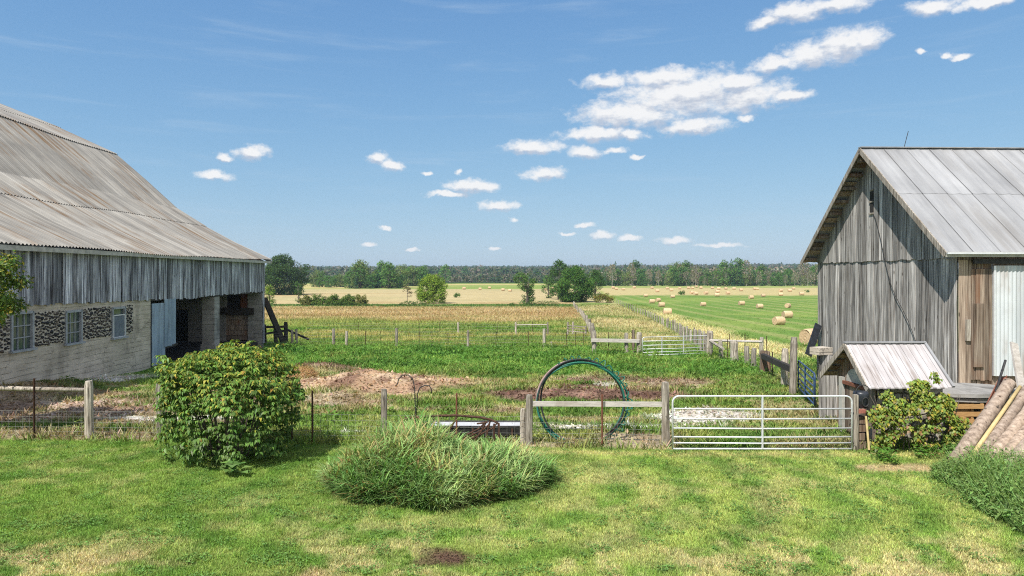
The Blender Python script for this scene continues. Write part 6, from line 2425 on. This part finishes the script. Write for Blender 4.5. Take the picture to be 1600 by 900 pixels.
def yard_fences():
    random.seed(77)
    # cross fence beyond the yard
    root = thing('cross_fence', 'wire fence on weathered posts along the far side of the barnyard', 'fence', (-3, 49, gz(-3, 49)))
    ps = []
    for px, by, ty, r in ((521, 537, 508, .11), (541, 540, 514, .10), (620, 543, 512, .10), (731, 546, 516, .09), (850, 544, 514, .11), (862, 546, 536, .06)):
        x, y = at_base(px, by)
        y = 48.5 + (y - 48.5) * .3
        x = (px - 800) * y / F
        wood_post(x, y, gz(x, y) + (by - ty) * y / F, r, root)
        ps.append((x, y))
    for px in (571, 594, 655, 675, 700, 775, 800, 826, 885, 899, 912):
        y = 48.6
        x = (px - 800) * y / F
        t_post(x, y, gz(x, y) + 1.15, root)
    e = at_base(928, 545)
    wires([(-18, 48.4), *sorted(ps), e], [.2, .4, .62, .85, 1.05], root, .006)
    # second cross fence, lower down
    root = thing('pasture_fence', 'second wire fence standing farther off in the lower pasture', 'fence', (-4, 76, gz(-4, 76)))
    pts = []
    for px, by, ty in ((716, 524, 505), (806, 527, 507), (856, 528, 508)):
        x, y = at_base(px, by)
        y = 74 + (y - 74) * .3
        x = (px - 800) * y / F
        wood_post(x, y, gz(x, y) + (by - ty) * y / F, .10, root)
        pts.append((x, y))
    for px in (560, 600, 655, 687, 744, 777, 832):
        y = 75
        x = (px - 800) * y / F
        t_post(x, y, gz(x, y) + 1.25, root)
    pts = [((480 - 800) * 76 / F, 76), *pts]
    wires(pts, [.3, .6, .9, 1.15], root, .008)
    mb = MB()
    mb.tube([(*pts[2], gz(*pts[2]) + 1.05), (*pts[3], gz(*pts[3]) + 1.1)], .05, 6)
    mb.build('rail', MAT['wood_pale'], root)
    # hurdle
    root = thing('wooden_hurdle', 'short wooden hurdle of three rails beside the lane fence', 'hurdle', (*at_base(890, 526), -1))
    y = 70.0
    X = lambda px: (px - 800) * y / F
    for px, dy in ((887, 0), (896, .6), (915, 0)):
        x = X(px)
        wood_post(x, y + dy, gz(x, y) + (1.45 if px < 900 else 1.05), .10, root)
    for k, h in enumerate((.45, .75, 1.02)):
        mb = MB()
        z = gz(X(900), y)
        mb.bar((X(886), y - .1, z + h + .1), (X(916), y - .1, z + h - .08), .05, .11, tone=random.random())
        mb.build('rail', MAT['wood_post'], root)
    # lane fences
    def poly_fence(name, lab, P0, n, r, h, rail=True, px_h=None, wire=True, tp=False):
        rt = thing(name, lab, 'fence', (P0[1][0], P0[0][0], gz(P0[1][0], P0[0][0])))
        ys = np.geomspace(P0[0][0], P0[0][-1], n)
        pts = []
        for q, y in enumerate(ys):
            x = float(np.interp(y, *P0)) + random.uniform(-.08, .08)
            hh = h * random.uniform(.85, 1.12)
            if tp and q % 3:
                t_post(x, y, gz(x, y) + hh, rt, 'wire')
            else:
                wood_post(x, float(y), gz(x, y) + hh, r * random.uniform(.8, 1.2), rt, lean=random.uniform(-.06, .06))
            pts.append((x, float(y)))
        if wire:
            wires(pts, [.25, .5, .75, 1.0, 1.2], rt, .010)
        return rt
    poly_fence('lane_fence', 'row of stout grey posts along the left side of the grassy lane', LANE_L, 24, .14, 1.35)
    rt = poly_fence('lane_fence', 'close set wire fence of thin posts between the lane and the bale field', LANE_R, 44, .085, 1.35, tp=False)
    # board fence at the lane mouth
    root = thing('board_fence', 'pale top board on old posts left of the lane gate', 'fence', (*at_base(960, 552), -1))
    y = 42.5
    X = lambda px: (px - 800) * y / F
    for px, ty, r in ((928, 517, .13), (979, 520, .12), (992, 516, .09), (999, 519, .16)):
        x = X(px)
        z = CAMZ + (HOR - ty) * y / F
        wood_post(x, y + (.5 if px == 992 else 0), z, r, root, 'wood_post' if px != 992 else 'wood_brown')
    z = CAMZ + (HOR - 531) * y / F
    mb = MB()
    mb.bar((X(923), y - .2, z), (X(998), y - .2, z - .05), .06, .22, tone=.7)
    mb.build('rail', MAT['wood_pale'], root)
    t_post(X(951), y, z + .5, root)
    # fence from the lane gate to the barn
    root = thing('corral_fence', 'patched fence of crooked old posts from the lane gate to the blue gate', 'fence', (*at_base(1168, 571), -.8))
    specs = [(1109, 556, 517, .20), (1127, 560, 531, .12), (1148, 567, 532, .20), (1168, 571, 541, .13), (1177, 575, 544, .13), (1189, 561, 527, .12),
             (1193, 583, 548, .19), (1200, 583, 549, .14), (1226, 602, 545, .14), (1238, 617, 527, .12)]
    for px, by, ty, r in specs:
        x, y = at_base(px, by)
        wood_post(x, y, gz(x, y) + (by - ty) * y / F, r, root, 'wood_brown' if px in (1193, 1200) else 'wood_post', lean=random.uniform(-.08, .08))
    for px, by, ty in ((1137, 562, 530), (1164, 560, 522), (1198, 566, 525), (1207, 588, 550), (1140, 548, 522)):
        x, y = at_base(px, by)
        t_post(x, y, gz(x, y) + (by - ty) * y / F, root)
    p0, p1 = P(1109, 532, 39.6), P(1191, 534, 37.5)
    mb = MB()
    mb.tube([p0, p1], .07, 7, wob=.2)
    mb.build('rail', MAT['wood_pale'], root)
    p0, p1 = P(1112, 534, 39.4), P(1130, 545, 37.0)
    mb = MB()
    mb.tube([p0, p1], .08, 7)
    mb.build('rail', MAT['wood_post'], root)
    p0, p1 = P(1190, 556, 31.3), P(1238, 578, 24.0)
    mb = MB()
    mb.bar(p0, p1, .08, .22)
    mb.bar(p0 + Vector((.06, 0, .1)), p1 + Vector((.06, 0, .08)), .08, .06)
    mb.build('rail', MAT['wood_dark'], root)
    pts = [at_base(px, by) for px, by, ty, r in specs if px not in (1189,)]
    wires(pts, [.2, .4, .6, .8], root, .005)
    # fence behind the big barn
    root = thing('pole_fence', 'dark rail fence running off from the back corner of the big barn', 'fence', (-17, 52, -1))
    y = 52.5
    X = lambda px: (px - 800) * y / F
    for px, ty, r in ((414, 507, .13), (431, 505, .16), (447, 503, .15), (470, 512, .09), (476, 511, .09)):
        wood_post(X(px), y + (0 if px < 460 else -2), CAMZ + (HOR - ty) * y / F, r, root, 'wood_dark' if px < 460 else 'wood_post')
    mb = MB()
    for (ya, yb_) in ((511, 514), (523, 520)):
        mb.bar((X(405), y - .2, CAMZ + (HOR - ya) * y / F), (X(448), y - .2, CAMZ + (HOR - yb_ + 4) * y / F), .09, .17, tone=random.random())
    mb.build('rail', MAT['wood_dark'], root)


# ---------------------------------------------------------------- loose things
def hose_ring():
    c = P(908.5, 628, 16.75)
    R = 1.09
    root = thing('hose_coil', 'large upright green hose hoop standing behind the pale rail', 'hose coil', (c.x, c.y, 0))
    mats = ['green_pipe', 'green_pipe', 'pink_pipe', 'black_pipe', 'green_pipe', 'black_pipe']
    for k, m in enumerate(mats):
        mb = MB()
        pts = []
        ph = k * 1.05
        for q in range(73):
            a = 2 * math.pi * q / 72
            rr = R - .045 + .055 * math.cos(ph + 2.1 * math.sin(a + k))
            off = .06 * math.sin(ph + 1.3 * math.cos(a * 2 + k)) + .02 * math.sin(3 * a + k)
            sx = 1.0 + .05 * (math.cos(a) > 0) * math.cos(a)
            pts.append((c.x + rr * sx * math.cos(a), c.y + off + .16 * math.sin(a) * 1.0, c.z + rr * math.sin(a) * .945))
        mb.tube(pts, .021 if m != 'pink_pipe' else .026, 8, cap=False)
        mb.build('hose', MAT[m], root, True)
    mb = MB()
    pts = []
    for q in range(241):
        a = -1.5 + 3.6 * q / 240
        w = q * .55
        rr = R * (1.0 + .03 * math.sin(q * .7)) + .055 * math.cos(w) + .03 * random.random()
        pts.append((c.x + rr * (1.05 if math.cos(a) > 0 else 1) * math.cos(a), c.y + .07 * math.sin(w) + .16 * math.sin(a), c.z + rr * .945 * math.sin(a)))
    mb.tube(pts, .013, 4)
    mb.build('net_wrapping', MAT['green_pipe'], root)


def hay_rake():
    root = thing('hay_rake', 'rusty old horse drawn hay rake half buried in the tall grass', 'hay rake', (-1.0, 14.3, 0))
    D = 14.75
    q = lambda px, py, d=D: P(px, py - 2, d)
    mb = MB()
    mb.tube([q(632, 656), q(672, 652), q(712, 651), q(750, 654), q(768, 658), q(779, 664), q(780, 690), q(783, 716)], .026, 8)
    mb.tube([q(745, 664, 14.2), q(762, 662, 14.2)], .02, 6)
    mb.build('frame', MAT['rust'], root, True)
    for pts in ([q(680, 652), q(673, 664)], [q(714, 653), q(708, 664), q(700, 680)], [q(766, 658), q(762, 675), q(757, 700)], [q(772, 664), q(772, 700)], [q(742, 690), q(752, 676), q(760, 660)]):
        mb = MB()
        mb.tube(pts, .022, 6)
        mb.build('brace', MAT['rust'], root)
    for dx in (0, 11, 20):
        mb = MB()
        mb.tube([q(776 - dx, 664), q(768 - dx, 672), q(750 - dx, 681), q(736 - dx * .6, 688)], .017, 6)
        mb.build('tooth', MAT['rust'], root, True)
    mb = MB()
    mb.tube([q(705, 700), q(745, 701)], .04, 8)
    mb.build('axle', MAT['rust_red'], root)
    # shepherd's crook plant hangers
    for lab, pts in (('tall thin shepherd crook hook standing in the tall grass', [q(650, 690), q(649, 640), q(648, 610), q(645, 594), q(638, 588), q(629, 588), q(623, 594), q(621, 602), q(618, 605)]),
                     ('small drooping crook hook right of the tall one', [q(651, 655), q(652, 618), q(656, 608), q(664, 604), q(671, 605), q(674, 610), q(674, 617)])):
        mb = MB()
        mb.tube(pts, .012, 6)
        o = mb.build('crook_hook', MAT['iron'], None, True)
        tag(o, lab, 'hook', 'crook hooks in the tall grass')


def trough():
    y0 = 16.95
    a, b = (664 - 800) * y0 / F, (816 - 800) * y0 / F
    root = thing('feed_trough', 'long low steel feed trough lying behind the fence near the rusty rake', 'trough', ((a + b) / 2, y0, 0))
    w, h = .30, .30
    sec = [(-w, h), (-w * .8, .06), (w * .8, .06), (w, h), (w - .03, h), (w * .74, .09), (-w * .74, .09), (-w + .03, h)]
    mb = MB()
    n = len(sec)
    for x in (a, b):
        for (dy, z) in sec:
            mb.v.append((x, y0 + dy, z))
            mb.t.append(.5)
    for k in range(n):
        k2 = (k + 1) % n
        mb.f.append((k, k2, n + k2, n + k))
    o = mb.build('body', MAT['iron'], root)
    o.data.materials.append(MAT['steel_in'])
    for k, f in enumerate(o.data.polygons):
        f.material_index = 1 if 4 <= k <= 6 else 0
    mb = MB()
    for x in (a, b):
        mb.hexa([(x - .02, y0 - w * .8, .06), (x + .02, y0 - w * .8, .06), (x + .02, y0 + w * .8, .06), (x - .02, y0 + w * .8, .06),
                 (x - .02, y0 - w, h), (x + .02, y0 - w, h), (x + .02, y0 + w, h), (x - .02, y0 + w, h)])
    mb.build('end_plate', MAT['iron'], root)
    mb = MB()
    mb.tube([(a - .02, y0 - w, h + .01), (b + .02, y0 - w, h + .01)], .022, 6)
    mb.tube([(a - .02, y0 + w, h + .01), (b + .02, y0 + w, h + .01)], .022, 6)
    mb.build('rim', MAT['iron'], root)
    for x in (a + .25, (a + b) / 2, b - .25):
        mb = MB()
        mb.tube([(x, y0 - w + .02, h - .02), (x, y0 - w * 1.1, 0)], .025, 5)
        mb.tube([(x, y0 + w - .02, h - .02), (x, y0 + w * 1.1, 0)], .025, 5)
        mb.build('leg', MAT['rust'], root)


def hay_bales():
    # one bale: ridged roll with a spiral at each end, lying on its side along local x
    def bale(root):
        R, Wd, n, m = .66, 1.5, 36, 8
        mb = MB()
        for i in range(m + 1):
            t = i / m
            x = -Wd / 2 + Wd * t
            e = .90 if i in (0, m) else 1.0
            for k in range(n):
                a = 2 * math.pi * k / n
                r = R * e * (1 + .018 * math.sin(7 * a + i) + .02 * (random.random() - .5))
                z = r * math.sin(a)
                z = max(z, -R * .93)
                mb.v.append((x, r * math.cos(a), z + R * .93))
                mb.t.append(random.random())
        for i in range(m):
            for k in range(n):
                k2 = (k + 1) % n
                mb.f.append((i * n + k, i * n + k2, (i + 1) * n + k2, (i + 1) * n + k))
        p = MB()
        p.v, p.f, p.t = mb.v, mb.f, mb.t
        me = p.build('wrap', MAT['hay'], None, True)
        me.parent = root
        for s in (-1, 1):
            q = MB()
            rings = 7
            for j in range(rings):
                rr = R * .90 * (1 - j / rings)
                for k in range(n):
                    a = 2 * math.pi * k / n
                    z = max(rr * math.sin(a), -R * .93)
                    q.v.append((s * (Wd / 2 + .03 * math.sin(j * 2.6 + a * 1.0) + .012 * random.random()), rr * math.cos(a), z + R * .93))
                    q.t.append(random.random())
            for j in range(rings - 1):
                for k in range(n):
                    k2 = (k + 1) % n
                    f = (j * n + k, j * n + k2, (j + 1) * n + k2, (j + 1) * n + k)
                    q.f.append(f if s > 0 else tuple(reversed(f)))
            q.v.append((s * Wd / 2, 0, R * .93))
            q.t.append(.3)
            for k in range(n):
                f = ((rings - 1) * n + k, (rings - 1) * n + (k + 1) % n, len(q.v) - 1)
                q.f.append(f if s > 0 else tuple(reversed(f)))
            e = q.build('rolled_end', MAT['hay'], None, True)
            e.parent = root
    near = [(1217, 507.5, .25, 'large round bale standing just left in front of its twin, well inside the green field'),
            (1230, 497, .15, 'large round bale touching the right edge of the one in front of it'),
            (1270, 539, .35, 'nearest round bale, partly hidden by the corner of the grey barn'),
            (1231, 481, .75, 'round bale showing its curled end, third up beyond the large pair'),
            (1187, 482, .1, 'round bale on the green left of the end on bale'),
            (1158.7, 477, .1, 'round bale alone in the middle of the green field'),
            (1098.6, 478.5, .1, 'round bale standing alone on the left part of the green field'),
            (1173.8, 467, .2, 'small bale at the back edge of the green above the middle one'),
            (1192.5, 464, .0, 'small bale right of the back edge bale'),
            (1033.8, 479.5, .1, 'front bale of the trio beside the lane fence'),
            (1018.7, 474, .1, 'left bale of the trio beside the lane fence'),
            (1028.5, 471.5, .5, 'rear bale of the trio beside the lane fence'),
            (1042.7, 491.5, .0, 'pale bale sunk in the uncut golden strip by the lane fence'),
            (1009, 464, .1, 'small bale at the left edge of the green beside the lane end'),
            (1051, 465.7, .1, 'small bale on the green just left of the dark round bush')]
    far = [(1220, 462.2), (1252.5, 461.5), (1120.4, 463.3), (1137.3, 460), (1103, 460), (1087, 461.3), (1081, 459.5), (1121, 457.5), (1123, 452.5), (1147, 452.5), (1179, 453), (1183.5, 453),
           (1234, 455.7), (1240, 452.3), (1220, 456), (1113, 451.5), (1095, 451.3), (1082, 451.5), (1076, 451.5), (1062, 452), (1134, 452.5), (1088, 449.3), (1049, 455), (1042.7, 452), (1018.7, 451.2), (991, 450.5),
           (974, 453.6), (963, 453), (958, 451), (1027, 456.5), (1158, 455)]
    left = [(725, 452.3), (765, 451.2), (786, 454.5), (797, 455.5), (852, 453.6), (864, 451.8), (872, 454.5), (750, 453)]
    first = None
    rows = [(px, py, rz, lab, 'round hay bales in the field') for px, py, rz, lab in near]
    rows += [(px, py, random.uniform(-.3, .5), 'tiny round bale on the straw coloured strip before the wood edge', 'far round hay bales before the wood edge') for px, py in far]
    rows += [(px, py, random.uniform(-.3, .5), 'tiny pale bale far off in the golden field left of the lane', 'far round hay bales left of the lane') for px, py in left]
    for px, py, rz, lab, grp in rows:
        g = G(px, py)
        if first is None:
            o = thing('hay_bale', lab, 'hay bale', (0, 0, 0), grp)
            bale(o)
            first = o
        else:
            o = copy_tree(first)
        o.location = (g.x, g.y, g.z - .04)
        o.rotation_euler = (0, 0, rz)
        k = random.uniform(.93, 1.05) * (1.15 if lab.startswith('tiny') else 1.0)
        o.scale = (k, k, k)
        o['label'] = lab
        o['group'] = grp


def heaps():
    # heap of old straw on the manured ground
    g = G(474, 590)
    n = 2600
    d = unit(n)
    d[:, 2] = np.abs(d[:, 2])
    pos = np.array([g.x, g.y, g.z]) + d * np.array([.62, .5, .42]) * (.75 + .3 * RNG.random((n, 1)))
    ax = unit(n) + np.array([0, 0, -.15])
    C = jitter(np.tile(np.array([.42, .27, .13]), (n, 1)), .35)
    L = .12 + .14 * RNG.random(n)
    V, Q, CC = leaves(pos, ax, d, L, .012 + .014 * RNG.random(n), C, .05, .1)
    mb = MB()
    root = thing('straw_heap', 'small rounded heap of old straw on the manured ground', 'straw heap', g)
    nn = 16
    for j in range(6):
        t = j / 5 * math.pi / 2
        for k in range(nn):
            a = 2 * math.pi * k / nn
            mb.v.append((g.x + .55 * math.cos(t) * math.cos(a), g.y + .45 * math.cos(t) * math.sin(a), g.z - .05 + .42 * math.sin(t)))
            mb.t.append(.5)
    for j in range(5):
        for k in range(nn):
            mb.f.append((j * nn + k, j * nn + (k + 1) % nn, (j + 1) * nn + (k + 1) % nn, (j + 1) * nn + k))
    mb.build('core', MAT['hay'], root, True)
    np_obj('loose_straw', V, Q, CC, MAT['grass'], root)
    # clods and litter strewn over the bare patches
    x, y = scatter(60000, 17, 34, .78, 2)
    x = np.concatenate([x, -.98 + .75 * (RNG.random(2600) - .5) * 2])
    y = np.concatenate([y, 9.6 + .5 * (RNG.random(2600) - .5) * 2])
    C, bare = zones(x, y)
    keep = (RNG.random(len(x)) < bare * .8) & (x > -17) & ~((x > 12.5) & (y > 19))
    x, y, C = x[keep], y[keep], C[keep]
    n = len(x)
    L = (.03 + .10 * RNG.random(n) ** 2 + .0014 * y) * np.where(y < 12, .35, 1.0)
    pos = np.stack([x, y, ground_z(x, y) + .01], 1)
    ax = unit(n)
    ax[:, 2] = np.abs(ax[:, 2]) * .7
    V, Q, CC = leaves(pos, ax, np.tile([0., 0., 1.], (n, 1)) + .5 * unit(n), L, L * .6, np.clip(jitter(C, .55) * 1.05, 0.02, .75), .1, .1)
    tag(np_obj('yard_litter', V, Q, CC, MAT['grass']), 'clods, chips, straw and pale stones strewn over the bare yard', 'litter', kind='stuff')


build_ground()
bank_barn()
timber_barn()
low_shed()
build_trees()
build_woods()
build_grass()
build_tall_grass()
build_foreground_weeds()
build_shrub()
build_vine()
ramp_and_clutter()
front_fence()
gates()
yard_fences()
hose_ring()
hay_rake()
trough()
hay_bales()
heaps()
build_haze()
